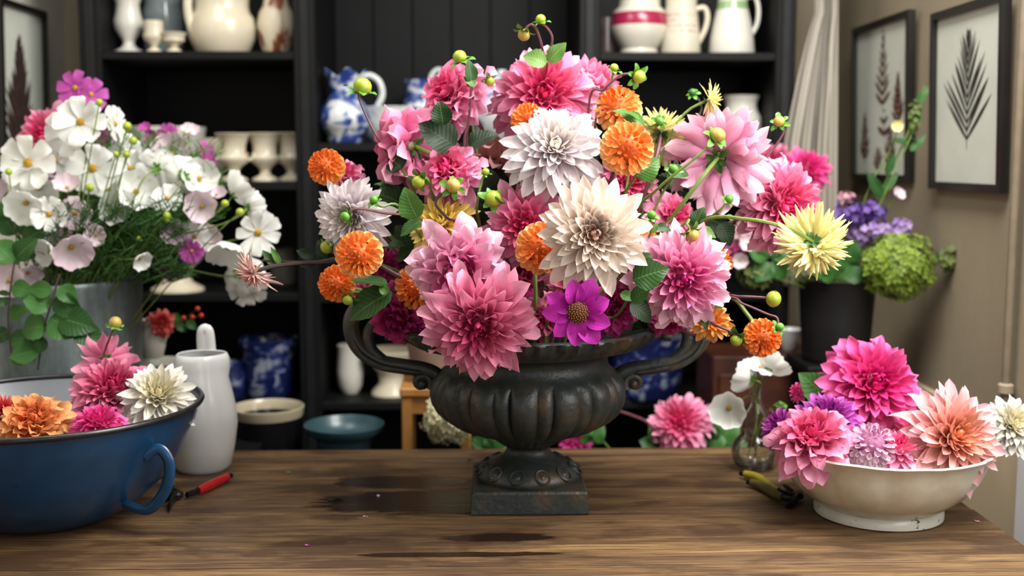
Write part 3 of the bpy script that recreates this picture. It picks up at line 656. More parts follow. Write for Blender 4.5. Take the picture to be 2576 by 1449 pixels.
# --- left bay, low shelves
vessel('cream_compote', 447, [(66, 728), (65, 720), (40, 706), (30, 690), (32, 676), (62, 650), (76, 630), (80, 612)], 3.24, zC, 'creamg', 'cream flared pedestal bowl below the cosmos on the third shelf', 'bowl')
vessel('grey_crock', 716, [(34, 730), (36, 720), (36, 650), (30, 640)], 3.4, zC, plain('grey_stoneware', '#6d6b63', .4, .1, 10), 'dim grey stoneware crock in the shadow of the third shelf', 'crock')
vessel('blue_white_crock', 680, [(58, 1004), (62, 994), (68, 930), (66, 890), (72, 878), (74, 858)], 3.26, zL, 'bwd', 'large blue and white crock with pale rim on the lowest shelf', 'crock')
vessel('blue_sugar_pot', 585, [(28, 1002), (34, 980), (34, 940), (26, 920), (28, 908)], 3.22, zL, 'bwd', 'small blue and white pot beside the white enamel jug', 'pot')
vessel('round_cup', 882, [(20, 1004), (30, 985), (34, 950), (30, 900), (32, 884)], 3.3, zL, 'whiteg', 'small white round pot glimpsed past the urn left handle', 'pot')
vessel('pedestal_dish', 985, [(50, 1006), (48, 996), (30, 975), (34, 950), (62, 915), (70, 895)], 3.28, zL, 'creamg', 'cream pedestal dish seen below the urn left handle', 'dish')
vessel('blue_footbath', 1622, [(80, 1006), (84, 996), (94, 930), (92, 880), (98, 856)], 3.24, zL, 'bwd', 'broad dark blue transferware basin seen through the right handle', 'basin')
vessel('small_blue_bowl', 1985, [(16, 880), (20, 872), (26, 850), (32, 828)], 2.98, P(1985, 880, 2.98).z, 'bw2', 'little blue and white bowl on the brown chest', 'bowl')
# brown chest of drawers to the right
zt_ = P(1985, 880, 2.98).z; x0, x1 = P(1790, 900, 2.9).x, P(2075, 900, 2.9).x
ch = thing('drawer_chest', ((x0+x1)/2, 2.95, 0), 'low reddish brown wooden chest with drawer behind the flask', 'chest')
M['mahog'] = plain('red_brown_wood', '#4a2415', .45, .25, 18)
MB().box((x0, 2.88, .06), (x1, 3.10, zt_), .004).build('carcass', 'mahog', ch, 30)
for k in range(3):
    z0 = zt_-.03-.2*(k+1)
    if z0 > .08:
        dr = MB().box((x0+.015, 2.868, z0), (x1-.015, 2.88, z0+.185), .003).build('drawer', 'mahog', ch, 30)
        MB().blob(((x0+x1)/2, 2.858, z0+.09), .011).build('knob', 'mahog', dr)
for x in (x0+.01, x1-.05):
    for y in (2.89, 3.05): MB().box((x, y, 0), (x+.04, y+.04, .062)).build('foot', 'mahog', ch, 0)
# --- floor-standing things behind the table
def on_stand(name, label, cx, d, ztop, w, mat='black'):
    x = P(cx, 1000, d).x; st = thing(name, (x, d, 0), label, 'stand')
    MB().box((x-w, d-w, ztop-.02), (x+w, d+w, ztop), .003).build('top', mat, st, 30)
    for a in (-1, 1):
        for b in (-1, 1): MB().box((x+a*(w-.03)-.015, d+b*(w-.03)-.015, 0), (x+a*(w-.03)+.015, d+b*(w-.03)+.015, ztop-.0205)).build('leg', mat, st, 0)
    return st
M['teal'] = plain('teal_enamel', '#34525a', .35, .08, 8, 0, 0, .2)
M['oak'] = plain('honey_beech', '#b0793f', .45, .12, 14)
z1 = P(678, 1200, 2.72).z; z2 = P(868, 1200, 2.68).z
vessel('enamel_pail', 678, [(70, 1200), (74, 1190), (80, 1060), (88, 1040), (90, 1022)], 2.72, z1, banded('dark_pail_cream_rim', '#17171a', '#b9ad92', P(678, 1046, 2.72).z-P(678, 1200, 2.72).z, 1), 'black enamel pail with cream rim behind the table', 'pail')
on_stand('plant_stand', 'black wooden stand under the cream rimmed pail', 678, 2.72, z1, .11)
vessel('teal_planter', 868, [(56, 1200), (60, 1190), (70, 1100), (98, 1082), (100, 1066)], 2.68, z2, 'teal', 'teal enamel bowl with rolled rim standing behind the table', 'planter')
on_stand('plant_stand', 'black wooden stand under the teal enamel bowl', 868, 2.68, z2, .08)
sx0, sx1 = P(1008, 980, 2.62).x, P(1190, 980, 2.62).x; zst = P(1050, 968, 2.62).z
stl = thing('wooden_stool', ((sx0+sx1)/2, 2.66, 0), 'honey coloured wooden stool behind the urn carrying a clay pot', 'stool')
MB().box((sx0, 2.58, zst-.022), (sx1, 2.74, zst), .004).build('seat', 'oak', stl, 30)
for x in (sx0+.004, sx1-.03):
    for y in (2.585, 2.71): MB().box((x, y, 0), (x+.024, y+.024, zst-.0225), .003).build('leg', 'oak', stl, 30)
MB().box((sx0+.028, 2.59, zst-.062), (sx1-.03, 2.60, zst-.0235)).build('rail', 'oak', stl, 0)
vessel('clay_pot', 1085, [(46, 962), (50, 950), (58, 880), (62, 850), (64, 830)], 2.665, zst, plain('pale_clay', '#8f7566', .8, .15, 12, .2), 'pale clay pot on the wooden stool behind the urn', 'pot')
# --- striped cloth hanging by the corner
n = NT('ticking_stripe'); uvn = n.n('ShaderNodeUVMap'); s = n.n('ShaderNodeSeparateXYZ', i={0: uvn.outputs[0]})
k = n.math('GREATER_THAN', n.math('SINE', n.math('MULTIPLY', s.outputs[0], 2*PI*13)), .35)
n.col(n.mix(n.math('MULTIPLY', k, .85), lin('#b5ad9f'), lin('#55504a'))); n.rough(.85); n.bump(n.noise(n.co('UV', (300, 300, 1)), 1, 2), .2, .002); M['tick'] = n.m
def cloth():
    rows = []; d0 = 3.12
    for j in range(41):
        t = j/40; y = -260+t*980; lx = 2052 if y < 40 else 2052-78*min(1, ((y-40)/330))**.8; rx = 2116-10*t; row = []
        for i in range(41):
            u = i/40; x = lx+(rx-lx)*u; p = P(x, y, d0); row.append((p.x, d0+.014*math.sin(u*22+t*1.5)+.006*math.sin(u*47)+.02*u, p.z))
        rows.append(row)
    return MB().quad_grid(rows)
o = cloth().build('striped_cloth', 'tick', None, 60, loc=P(2060, 300, 3.12)); tag(o, 'grey and white striped cloth hanging in the right corner', 'cloth')
sm = o.modifiers.new('thickness', 'SOLIDIFY'); sm.thickness = .004
# ------------------------------------------------------------------ framed fern prints
M['frame'] = plain('black_frame', '#15120f', .4, .2, 20); M['paper'] = plain('aged_paper', '#d6d9cb', .7, .05, 6)
M['fernd'] = plain('dark_fern_ink', '#2b2722', .8, .3, 60); M['fernb'] = plain('brown_fern_ink', '#5d3526', .8, .3, 60); M['fernp'] = plain('deep_brown_fern_ink', '#3a241d', .8, .3, 60)
def picture(side, y0, y1, z0, z1, label, draw, lean=.012, fw=.017):
    xw = XR if side > 0 else XL; yc, zc = (y0+y1)/2, (z0+z1)/2
    root = thing('framed_print', (xw, yc, z0), label, 'picture')
    def q(u, v, t):   # u along wall 0..1 (far->near), v up 0..1, t out from the wall
        return Vector((xw-side*(.004+t+lean*v), y1+(y0-y1)*u, z0+(z1-z0)*v))
    wu, wv = fw/(y1-y0), fw/(z1-z0)
    for a in (((0, 0), (1, wv)), ((0, 1-wv), (1, 1)), ((0, wv), (wu, 1-wv)), ((1-wu, wv), (1, 1-wv))):
        (u0, v0), (u1, v1) = a; m = MB()
        m.v = [q(u0, v0, 0), q(u1, v0, 0), q(u1, v1, 0), q(u0, v1, 0), q(u0, v0, .02), q(u1, v0, .02), q(u1, v1, .02), q(u0, v1, .02)]
        m.f = [(3, 2, 1, 0), (4, 5, 6, 7), (0, 1, 5, 4), (1, 2, 6, 5), (2, 3, 7, 6), (3, 0, 4, 7)]; m.build('frame_bar', 'frame', root, 0)
    m = MB(); m.v = [q(wu, wv, .004), q(1-wu, wv, .004), q(1-wu, 1-wv, .004), q(wu, 1-wv, .004), q(wu, wv, .008), q(1-wu, wv, .008), q(1-wu, 1-wv, .008), q(wu, 1-wv, .008)]
    m.f = [(3, 2, 1, 0), (4, 5, 6, 7), (0, 1, 5, 4), (1, 2, 6, 5), (2, 3, 7, 6), (3, 0, 4, 7)]; pap = m.build('paper', 'paper', root, 0)
    asp = (y1-y0)/(z1-z0)
    def leaflet(mb, u, v, ang, L, w, mirror=1):
        rows = []
        for j in range(6):
            t = j/5; ww = w*math.sin(PI*min(1, .12+t*.88))**.8; cu = u+math.sin(ang)*L*t/asp; cv = v+math.cos(ang)*L*t
            rows.append([q(cu-math.cos(ang)*ww/asp, cv+math.sin(ang)*ww, .0085+.0002*(j % 2)), q(cu+math.cos(ang)*ww/asp, cv-math.sin(ang)*ww, .0085)])
        mb.quad_grid(rows)
    draw(leaflet, pap, root); return root
def fern_draw(spec, mat):
    def go(leaflet, pap, root):
        q = random.Random(5)
        for (bu, bv, H, sp, n_, a0, a1, lw) in spec:
            mb = MB()
            for k in range(n_):
                t = k/(n_-1); v = bv+H*(.06+.88*t); L = sp*(1-t)**.75*(.55+.45*min(1, (t+.12)/.2))+.02
                for sg in (-1, 1): leaflet(mb, bu+.0*t, v, sg*R(a0+(a1-a0)*t+q.uniform(-4, 4)), L*q.uniform(.85, 1.1), lw*(1-.5*t))
            leaflet(mb, bu, bv-.02, 0, H*1.0, .006)
            fo = mb.build('fern', mat, root, 0); fo['kind'] = 'stuff'
    return go
def wy(px): return XR*F/(px-1213)
za = lambda py, px, d: P(px, py, d).z
picture(1, 2.873, 3.31, 1.31, 1.74, 'black framed print of several reddish brown pressed fern fronds', fern_draw([(.52, .45, .5, .15, 9, 60, 22, .018), (.55, .28, .16, .12, 3, 70, 50, .02), (.2, .12, .32, .12, 8, 55, 25, .016), (.78, .34, .32, .12, 9, 55, 22, .016), (.66, .08, .26, .12, 7, 60, 25, .016), (.45, .06, .14, .1, 5, 60, 30, .014)], 'fernb'))
picture(1, 2.35, 2.73, 1.298, 1.71, 'black framed print of one dark fern frond, nearest on the right wall', fern_draw([(.5, .24, .64, .40, 14, 50, 14, .014)], 'fernd'))
picture(-1, 3.07, 3.39, 1.30, 1.79, 'black framed dark fern print on the left wall above the cosmos', fern_draw([(.56, .02, .84, .36, 26, 42, 14, .022)], 'fernp'))

# ================================================================== things on the table
# --- blue enamel basin
BD = 1.955
n = NT('blue_enamel'); f = n.noise(n.co(), 60, 5, .7); g = n.noise(n.co(), 7, 4)
c = n.ramp(g, [(.3, lin('#072b48')), (.7, lin('#0c456e'))]); c = n.mix(n.ramp(f, [(.66, (0, 0, 0, 1)), (.7, (1, 1, 1, 1))]), c, lin('#1c1a1a'))
n.col(c); n.rough(.32); n.b.inputs['Coat Weight'].default_value = .2; M['blue'] = n.m
M['grey_en'] = plain('grey_enamel_lining', '#7e8388', .35, .08, 8, 0, 0, .2); M['rimb'] = plain('black_chipped_rim', '#1b1a1b', .35, .3, 60, .1, 0, .2)
bc_ = P(110, 1012, BD); bs = mpp(bc_); hz = bc_.z-TZ
basin = thing('enamel_basin', (bc_.x, BD, TZ), 'big blue enamel basin with black rim holding cut dahlias', 'basin')
bo = [(.005, .0), (.10, 0), (.118, .004), (.15, .022), (.195, .062), (.228, .11), (.243, .145), (.252, .160), (.262, hz-.006)]
MB().lathe(bo, (bc_.x, BD, TZ), 96, capb=False).build('outer_shell', 'blue', basin, 60)
bi = [(.262, hz-.004), (.250, .164), (.239, .146), (.224, .112), (.19, .066), (.146, .028), (.1, .012), (.004, .012)]
MB().lathe(bi, (bc_.x, BD, TZ), 96, capb=False).build('lining', 'grey_en', basin, 60)
MB().tube([(bc_.x+.264*math.cos(a), BD+.264*math.sin(a), TZ+hz-.004) for a in [2*PI*k/96 for k in range(97)]], .0052, 8, caps=False).build('rolled_rim', 'rimb', basin, 60)
def bp_(ang, r, z): return Vector((bc_.x+r*math.cos(ang), BD+r*math.sin(ang), TZ+z))
aa = R(-27)
hpts = cat_pts([bp_(aa-.05, .236, .135), bp_(aa, .256, .146), bp_(aa+.02, .272, .124), bp_(aa+.02, .264, .08), bp_(aa, .228, .040), bp_(aa-.03, .18, .046)], 8)
MB().tube(hpts, .0095, 10, .55).build('handle', 'blue', basin, 60)
def water_fill(): pass
BR, BH = .2, TZ+.10
def dropped(shape, mat, px, py, r, d, face, label, seed, **k):
    c = P(px, py, d); ax = facing(face)
    return bloom(shape, mat, px, py, r, d, face, label, seed, to=None, **k)
dropped('deco', 'rose', 282, 980, 108, 1.99, (.1, .75, .55), 'large rose pink dahlia lying in the blue basin', 901)
dropped('deco', 'rose', 268, 905, 70, 2.06, (-.2, -.2, -.9), 'pink dahlia turned away with a bud stem above the basin', 902, n=46)
dropped('cafe', 'cream', 398, 995, 96, 1.96, (.25, .65, .6), 'creamy white dahlia leaning over the blue basin rim', 903)
dropped('deco', 'hot', 245, 1062, 72, 1.83, (0, .95, .3), 'small bright pink dahlia at the front of the blue basin', 904)
dropped('ruffle', 'sunset', 85, 1065, 98, 1.83, (.1, .7, .6), 'apricot orange dahlia at the front of the blue basin', 905)
dropped('cactus', 'coral', 8, 1035, 50, 1.92, (.3, .6, .6), 'coral red dahlia at the left edge of the basin', 906)
dropped('deco', 'magenta', 130, 1042, 40, 1.96, (.1, .8, .3), 'magenta dahlia sunk behind the apricot one in the basin', 907, n=50)
rt = thing('dahlia_bud', P(290, 812, 2.03), 'yellow green bud on a bare stem above the blue basin', 'bud')
MB().blob(P(290, 812, 2.03), .0115, 10, 8).build('bud', 'bud2', rt); sepals(rt, P(287, 818, 2.03), Vector((-.2, 0, -1)), .018, 6, 'bract', 70, 3)
stem_mb(rt, [P(288, 820, 2.03), P(276, 850, 2.03), P(262, 890, 2.04), P(250, 960, 2.04)], .0018, .0022, 'stemp')
# --- white enamel jug
jd = 2.25
r_, s_, fn = vessel('enamel_jug', 512, [(62, 1180), (70, 1168), (80, 1120), (87, 1068), (85, 1030), (76, 985), (68, 950), (63, 925), (62, 905), (57, 892)], jd, TZ, 'jugw', 'white enamel jug with curved body behind the blue basin', 'jug', n=64,
    mod=lambda a, k, r, z: (r*(1+(.16*max(0, math.cos(a-.35))**6 if z > .2 else 0)), z))
handle(r_, fn, [(497, 890), (496, 862), (498, 845), (506, 848), (512, 900)], s_*17, 'jugw', dy=.05, flat=.5)
# --- ironstone bowl
ID = 1.93; ic = P(2215, 1107, ID); im = mpp(ic)
def scal(a, k, r, z):
    e = max(0, min(1, (z-.02)/.03)); return r*(1+.034*e*(abs(math.cos(a*6))-.5)), z+(.0012*math.cos(a*12) if z > .115 else 0)
zi = lambda y: P(2215, y, ID).z-P(2215, 1284, ID).z
ip = [(150, 1284), (158, 1281), (158, 1268), (150, 1258), (168, 1246), (205, 1218), (232, 1182), (246, 1150), (252, 1130), (264, 1114), (272, 1106)]
pr = [(r*im, max(0, zi(y))) for r, y in ip]
full = [(.10, .004), (pr[0][0]-.006, .004), (pr[0][0]-.005, 0)]+pr+[(pr[-1][0]-.002, pr[-1][1]+.003), (pr[-1][0]-.007, pr[-1][1]+.001)]+[(r-.0065, z+.001) for r, z in reversed(pr[4:-1])]+[(.08, .026), (.002, .026)]
bowl = thing('ironstone_bowl', (ic.x, ID, TZ), 'cream fluted ironstone bowl full of pink dahlias', 'bowl')
n = NT('crazed_cream_ironstone'); f = n.noise(n.co(), 30, 5); g = n.noise(n.co('Object', (1, 1, 2)), 55, 3)
c = n.ramp(f, [(.3, lin('#cec7b3')), (.7, lin('#dfd9c9'))])
tc = n.n('ShaderNodeTexCoord'); s = n.n('ShaderNodeSeparateXYZ', i={0: tc.outputs['Object']})
lo = n.math('LESS_THAN', s.outputs[2], .022)
c = n.mix(n.math('MULTIPLY', lo, .8), c, lin('#dcdcd2')); c = n.mix(n.math('MULTIPLY', lo, n.math('GREATER_THAN', g, .67)), c, lin('#39412f'))
n.col(c); n.rough(.28); n.b.inputs['Coat Weight'].default_value = .25; M['stone'] = n.m
MB().lathe(full, (ic.x, ID, TZ), 144, scal).build('body', 'stone', bowl, 55)
dropped('deco', 'hot', 2200, 965, 128, 2.0, (.08, .35, .9), 'huge hot pink dahlia standing up in the ironstone bowl', 911, n=125)
dropped('ruffle', 'pink', 2045, 1102, 112, 1.85, (-.2, .75, .5), 'pink dahlia hanging over the left rim of the ironstone bowl', 912, n=64)
dropped('deco', 'lilac', 2085, 1052, 84, 1.925, (-.1, .8, .6), 'violet dahlia in the ironstone bowl under the hot pink one', 913, n=110)
dropped('deco', 'lilac', 1962, 1072, 60, 1.96, (-.6, .6, .4), 'deep violet dahlia at the left rim of the ironstone bowl', 914, n=70)
dropped('ball', 'speck', 2192, 1122, 62, 1.84, (0, .9, .45), 'small pale dahlia with plum streaks in the ironstone bowl', 915)
dropped('deco', 'pink', 2258, 1128, 74, 1.84, (.1, .9, .35), 'pink dahlia sunk at the front rim of the ironstone bowl', 916, n=60)
dropped('deco', 'pink', 2285, 1085, 50, 1.97, (0, .9, .3), 'pink dahlia between the hot pink and peach ones in the bowl', 917, n=50)
dropped('cafe', 'peach', 2398, 1098, 132, 1.84, (.2, .4, .85), 'peach and pink dahlia at the right of the ironstone bowl', 918, n=110)
dropped('cafe', 'cream', 2548, 1068, 78, 1.93, (.2, .5, .7), 'ivory white dahlia overhanging the bowl at the right edge', 919)
dropped('deco', 'hot', 2005, 985, 28, 2.05, (-.8, .3, .3), 'small magenta dahlia peeping behind the leaf in the bowl', 920, n=40)
def leaf_at(root, p, d, nrm, L, me, wscale=1.0, name='leaf'):
    d = Vector(d).normalized(); nrm = Vector(nrm); nrm = (nrm-d*nrm.dot(d)).normalized(); x = d.cross(nrm)
    o = bpy.data.objects.new(name, me); COL.objects.link(o); o.parent = root; p = Vector(p)-LOC[root]; w = L*wscale
    o.matrix_basis = Matrix(((x.x*w, d.x*L, nrm.x*w, p.x), (x.y*w, d.y*L, nrm.y*w, p.y), (x.z*w, d.z*L, nrm.z*w, p.z), (0, 0, 0, 1))); return o
LF = {k: [leaf_mesh('leaf_'+k, k, .33, .25, b, s) for s, b in ((1, -.6), (2, -.3), (3, -.9))] for k in ('leaf', 'leafl', 'leafd')}
def px_leaf(root, p0, p1, d, mat='leaf', nrm=(0, -.8, .5), ws=1.0, d1=None, var=0):
    a = P(*p0, d); b = P(*p1, d if d1 is None else d1); return leaf_at(root, a, b-a, nrm, (b-a).length, LF[mat][var % 3], ws)
lf = thing('dahlia_leaf', P(2085, 1000, 2.02), 'single green dahlia leaf tucked beside the hot pink dahlia', 'leaf')
px_leaf(lf, (2092, 1010), (2010, 938), 2.03, 'leaf', (-.2, -.9, .3), 1.1)
# --- glass flask with cosmos
fd = 2.225; fc = P(1897, 1180, fd); fs = mpp(fc)
fpx = [(28, 1190), (44, 1186), (55, 1170), (59, 1148), (54, 1126), (42, 1110), (34, 1102), (35, 1080), (35, 1060), (30, 1044), (19, 1030), (15, 1018), (15, 995), (18, 984)]
z0 = P(1897, 1190, fd).z; pr = [(r*fs, P(1897, y, fd).z-z0) for r, y in fpx]; t = .0022
full = [(.002, .002), (pr[0][0]-.003, .002), (pr[0][0]-.001, 0)]+pr+[(pr[-1][0]-t, pr[-1][1])]+[(r-t, z) for r, z in reversed(pr[1:-1])]+[(.016, .006), (.002, .006)]
flask = thing('glass_flask', (fc.x, fd, TZ), 'small clear glass bottle of water holding white cosmos', 'bottle')
MB().lathe(full, (fc.x, fd, TZ), 56, capb=False).build('glass_body', 'glass', flask, 70)
wl = [(.016, .0058)]+[(r-t+.0003, z) for r, z in pr[1:4]]+[((pr[4][0])-t+.0003, P(1897, 1122, fd).z-z0), (.001, P(1897, 1122, fd).z-z0)]
MB().lathe([(.001, .0058)]+wl, (fc.x, fd, TZ), 56, capb=False).build('water', 'water', flask, 70)
# --- small tumbler behind
vessel('shot_glass', 1975, [(24, 1120), (25, 1112), (27, 1010)], 2.3, TZ, 'glass', 'tiny clear glass behind the violet dahlia', 'glass', th=2, n=36)
# --- secateurs
M['red'] = plain('red_grip', '#b3141c', .3, .08, 30, 0, 0, .3); M['yel'] = plain('worn_yellow_grip', '#9a8c1f', .45, .15, 40, .1); M['yel_shade'] = plain('shaded_yellow_grip', '#5c5320', .5, .2, 40, .1); M['steel'] = plain('dark_steel', '#2a2a2a', .4, .3, 60, .1, .7)  # second yellow grip coloured darker for the shade on the lower handle
def secateurs(label, grip, h1, h2, pivot, blade1, blade2, lift=.012):
    """pixel paths on the table for the two handles and the two blades"""
    pv = T(*pivot, TZ+lift); root = thing('secateurs', (pv.x, pv.y, TZ), label, 'secateurs')
    for path, mat in ((h1, grip[0]), (h2, grip[1])):
        pts = cat_pts([T(x, y, TZ+.0105) for x, y in path], 6); m = len(pts); k0 = int(m*.28)
        hn = MB().tube(pts[:k0+1], .006, 8, .7).build('tang', 'steel', root)
        MB().tube(pts[k0:-2], [.0075+.002*math.sin(PI*k/max(1, m-k0-3)) for k in range(m-k0-2)], 10, .85).build('grip', mat, root)
        MB().tube(pts[-3:], .0055, 8, .8).build('grip_end', 'steel', root)
    for path, w in ((blade1, .011), (blade2, .007)):
        pts = cat_pts([T(x, y, TZ+.008) for x, y in path], 5); m = len(pts)
        MB().tube(pts, [max(.0012, w*math.sin(PI*(.25+.72*k/(m-1)))) for k in range(m)], 8, .3).build('blade', 'steel', root)
    MB().lathe([(.011, -.006), (.012, 0), (.009, .004), (.004, .005)], (pv.x, pv.y, pv.z), 16).build('pivot_bolt', 'steel', root)
secateurs('secateurs with one red and one yellow handle beside the blue basin', ('red', 'yel'), [(470, 1245), (505, 1232), (545, 1213), (582, 1196)], [(440, 1235), (428, 1215), (424, 1196), (410, 1186)], (445, 1242), [(450, 1240), (432, 1262), (428, 1282)], [(440, 1245), (412, 1256), (390, 1262)])
secateurs('secateurs with worn yellow handles against the ironstone bowl', ('yel', 'yel_shade'), [(2000, 1248), (1950, 1232), (1905, 1202), (1862, 1190)], [(2003, 1255), (1960, 1248), (1915, 1222), (1880, 1212)], (2006, 1244), [(2010, 1246), (1995, 1262), (1975, 1276)], [(2000, 1244), (1985, 1232), (1968, 1218)])
# --- scraps on the table
def scrap(px, py, L, label, mat, ang, cat):
    p = T(px, py, TZ+.0015); q = random.Random(px)
    me = petal('scrap', mat, 'point', .3, .3, .15, (.1, .2), .3, px, nv=5); o = bpy.data.objects.new('leaf_scrap' if cat == 'leaf' else 'fallen_petal', me); COL.objects.link(o)
    o.location = p; o.rotation_euler = (0, 0, ang); o.scale = (L, L, L); o.color = (1, .5, 0, 1); tag(o, label, cat)
scrap(825, 1258, .032, 'dark green leaf scrap on the wet table left of the urn', 'leafd', -1.5, 'leaf')
scrap(730, 1190, .012, 'tiny pale green scrap on the table beyond the red secateurs', 'leafl', .8, 'leaf')
scrap(1188, 1157, .014, 'green scrap at the back corner of the urn plinth', 'leaf', 1.4, 'leaf')
scrap(2465, 1313, .011, 'pink petal scrap on the table right of the ironstone bowl', 'pink', .6, 'petal')
scrap(952, 1250, .012, 'pale pink petal scrap standing in the wet patch', 'pale', .2, 'petal')
scrap(925, 1300, .009, 'tiny pale pink petal scrap below the wet patch', 'pale', 1.2, 'petal')
scrap(780, 1370, .010, 'violet petal scrap near the front of the table', 'lilac', 2.2, 'petal')
# ================================================================== the bouquet in the urn
DD = .05; G = 'dahlias in the urn'
BL = [
 ('deco', 'pink', 1372, 240, 138, 2.0, (-.02, .35, .9), 'big bright pink dahlia crowning the top of the bouquet', {'n': 110}),
 ('deco', 'pink', 1478, 228, 100, 2.1, (.35, .55, -.5), 'pink dahlia turned away behind the topmost one', {}),
 ('ruffle', 'pink', 1140, 238, 105, 2.0, (-.55, .45, .45), 'ruffled pink dahlia below a lime bud at upper left', {}),
 ('ruffle', 'pink', 1025, 368, 118, 1.98, (-.75, .05, -.45), 'pink dahlia seen from behind with dark calyx at upper left', {'n': 60, 'th1': 122}),
 ('ruffle', 'pink', 1130, 432, 88, 1.9, (-.35, .5, .6), 'ruffled lilac pink dahlia behind the yellow orange one', {}),
 ('ruffle', 'peach', 1238, 405, 88, 2.05, (.3, .65, -.55), 'salmon pink dahlia seen from behind left of the blush white one', {'n': 34}),
 ('cafe', 'white', 1398, 372, 132, 1.85, (.0, .45, .85), 'large blush white dahlia below the crown of the bouquet', {'th1': 122, 'n': 120}),
 ('ball', 'orange', 1578, 373, 68, 1.80, (.1, .12, 1), 'round orange ball dahlia facing out in the upper middle', {}),
 ('ball', 'orange', 1555, 275, 60, 1.93, (-.35, .6, .6), 'orange ball dahlia just above the facing orange ball', {}),
 ('ball', 'tang', 1330, 302, 44, 1.93, (.2, .2, .9), 'deep orange dahlia wedged left of the blush white one', {}),
 ('cactus', 'yellow', 1662, 335, 78, 1.97, (.1, .3, -.8), 'yellow spidery dahlia seen from behind beside the orange balls', {'th1': 135}),
 ('cactus', 'yellow', 1785, 252, 50, 1.93, (.95, .1, .1), 'small yellow dahlia in profile above the pale pink one', {'n': 44, 'th1': 96, 'stem': 'stem', 'sr': .0022}),
 ('deco', 'pale', 1812, 395, 128, 1.93, (.4, .15, -.75), 'large pale pink dahlia showing its green back at right', {'n': 110, 'th1': 122}),
 ('deco', 'pink', 1968, 512, 120, 1.95, (.38, .05, .85), 'bright pink dahlia with deep centre at the far right', {}),
 ('cactus', 'yellow', 2046, 620, 98, 1.82, (.2, -.45, -.55), 'pale yellow spidery dahlia hanging from an arched stem', {'via': [(1985, 575, 1.81), (1880, 552, 1.82), (1760, 560, 1.88), (1600, 700, 1.98)], 'n': 150, 'th1': 150, 'stem': 'stem', 'sr': .003}),
 ('cafe', 'white', 880, 545, 102, 1.9, (-.4, -.1, .85), 'blush white dahlia at the left edge of the bouquet', {'n': 110, 'th1': 118}),
 ('ball', 'orange', 903, 640, 60, 1.78, (-.2, .05, 1), 'orange ball dahlia below the left blush white one', {}),
 ('ball', 'tang', 820, 420, 46, 1.95, (-.35, .15, .9), 'small orange dahlia at the upper left tip', {}),
 ('ball', 'tang', 846, 714, 47, 1.86, (-.25, -.05, .95), 'orange ball dahlia lowest at the left edge', {}),
 ('ball', 'orange', 1052, 722, 60, 1.87, (-.25, -.1, .95), 'orange ball dahlia half under a drooping pink one', {}),
 ('cafe', 'gold', 1112, 562, 92, 1.88, (-.35, .5, .6), 'yellow and orange dahlia left of centre', {'n': 80}),
 ('ruffle', 'pale', 1156, 678, 122, 1.79, (.1, -.35, .9), 'drooping two tone pink dahlia left of centre', {'n': 70, 'mat2': 1}),
 ('deco', 'pink', 1322, 568, 108, 1.86, (.0, -.1, .9), 'pink dahlia just left of the cream peach one', {'n': 80}),
 ('cafe', 'cafe', 1494, 590, 140, 1.70, (.03, .08, 1), 'great cream and peach dahlia at the heart of the bouquet', {'n': 112}),
 ('ball', 'orange', 1362, 625, 66, 1.78, (.1, -.05, 1), 'orange ball dahlia tucked left of the cream peach one', {}),
 ('ruffle', 'rose', 1300, 700, 108, 1.92, (.0, .0, .9), 'dusky pink dahlia in shade under the orange ball', {}),
 ('deco', 'rose', 1205, 818, 142, 1.72, (.0, -.25, .95), 'large pink dahlia hanging over the urn rim', {'n': 100, 'th1': 106}),
 ('ruffle', 'magenta', 1003, 798, 88, 1.9, (-.35, -.45, .7), 'dark magenta dahlia above the urn left handle', {}),
 ('deco', 'pale', 1718, 700, 128, 1.77, (.0, -.05, .95), 'pale pink dahlia with deep pink centre at lower right', {'n': 100, 'th1': 112}),
 ('ruffle', 'pink', 1692, 545, 72, 1.92, (.35, .2, .6), 'pink dahlia between the cream peach and pale pink ones', {'n': 46}),
 ('deco', 'pink', 1580, 458, 84, 1.95, (.1, .25, .9), 'coral pink dahlia right under the facing orange ball', {}),
 ('ball', 'apricot', 1806, 662, 40, 1.88, (.6, .1, .6), 'orange dahlia peeping right of the pale pink one', {}),
 ('deco', 'apricot', 1790, 808, 52, 1.83, (-.1, .3, .8), 'loose apricot orange dahlia under the pale pink one', {'n': 54}),
 ('ball', 'tang', 1918, 850, 49, 1.78, (.05, .0, 1), 'orange dahlia with open button centre at the lower right tip', {'center': 'pollen', 'via': [(1880, 790, 1.84), (1815, 740, 1.9), (1640, 760, 1.98)]}),
 ('ball', 'apricot', 1622, 632, 52, 1.84, (.3, .1, .9), 'apricot dahlia mostly hidden right of the cream peach one', {}),
 ('deco', 'magenta', 975, 665, 42, 2.02, (-.2, .1, .9), 'small purple magenta dahlia deep at the left', {'n': 50}),
 ('ruffle', 'pink', 905, 728, 48, 1.96, (-.6, -.1, .5), 'small pink dahlia behind the lowest left orange ball', {'n': 30}),
 ('ruffle', 'pink', 872, 440, 55, 2.0, (-.1, .6, .5), 'pink dahlia behind the small orange one at left tip', {'n': 26}),
 ('ruffle', 'magenta', 1548, 775, 72, 1.88, (.2, -.1, .9), 'magenta pink dahlia behind the purple single one', {'n': 46}),
 ('ruffle', 'rose', 1372, 800, 66, 1.86, (.0, -.1, .95), 'dusky pink dahlia left of the purple single one', {'n': 44}),
 ('cactus', 'stripe', 638, 690, 62, 1.88, (-.5, -.65, .3), 'red and white striped dahlia on a long stem at far left', {'n': 46, 'stem': 'stemd', 'via': [(700, 668, 1.9), (800, 660, 1.94), (960, 668, 1.98), (1150, 800, 2.02)]}),
 ('ruffle', 'magenta', 1688, 800, 62, 1.88, (.1, -.4, .8), 'dark pink dahlia under the pale pink one', {'n': 34}),
]
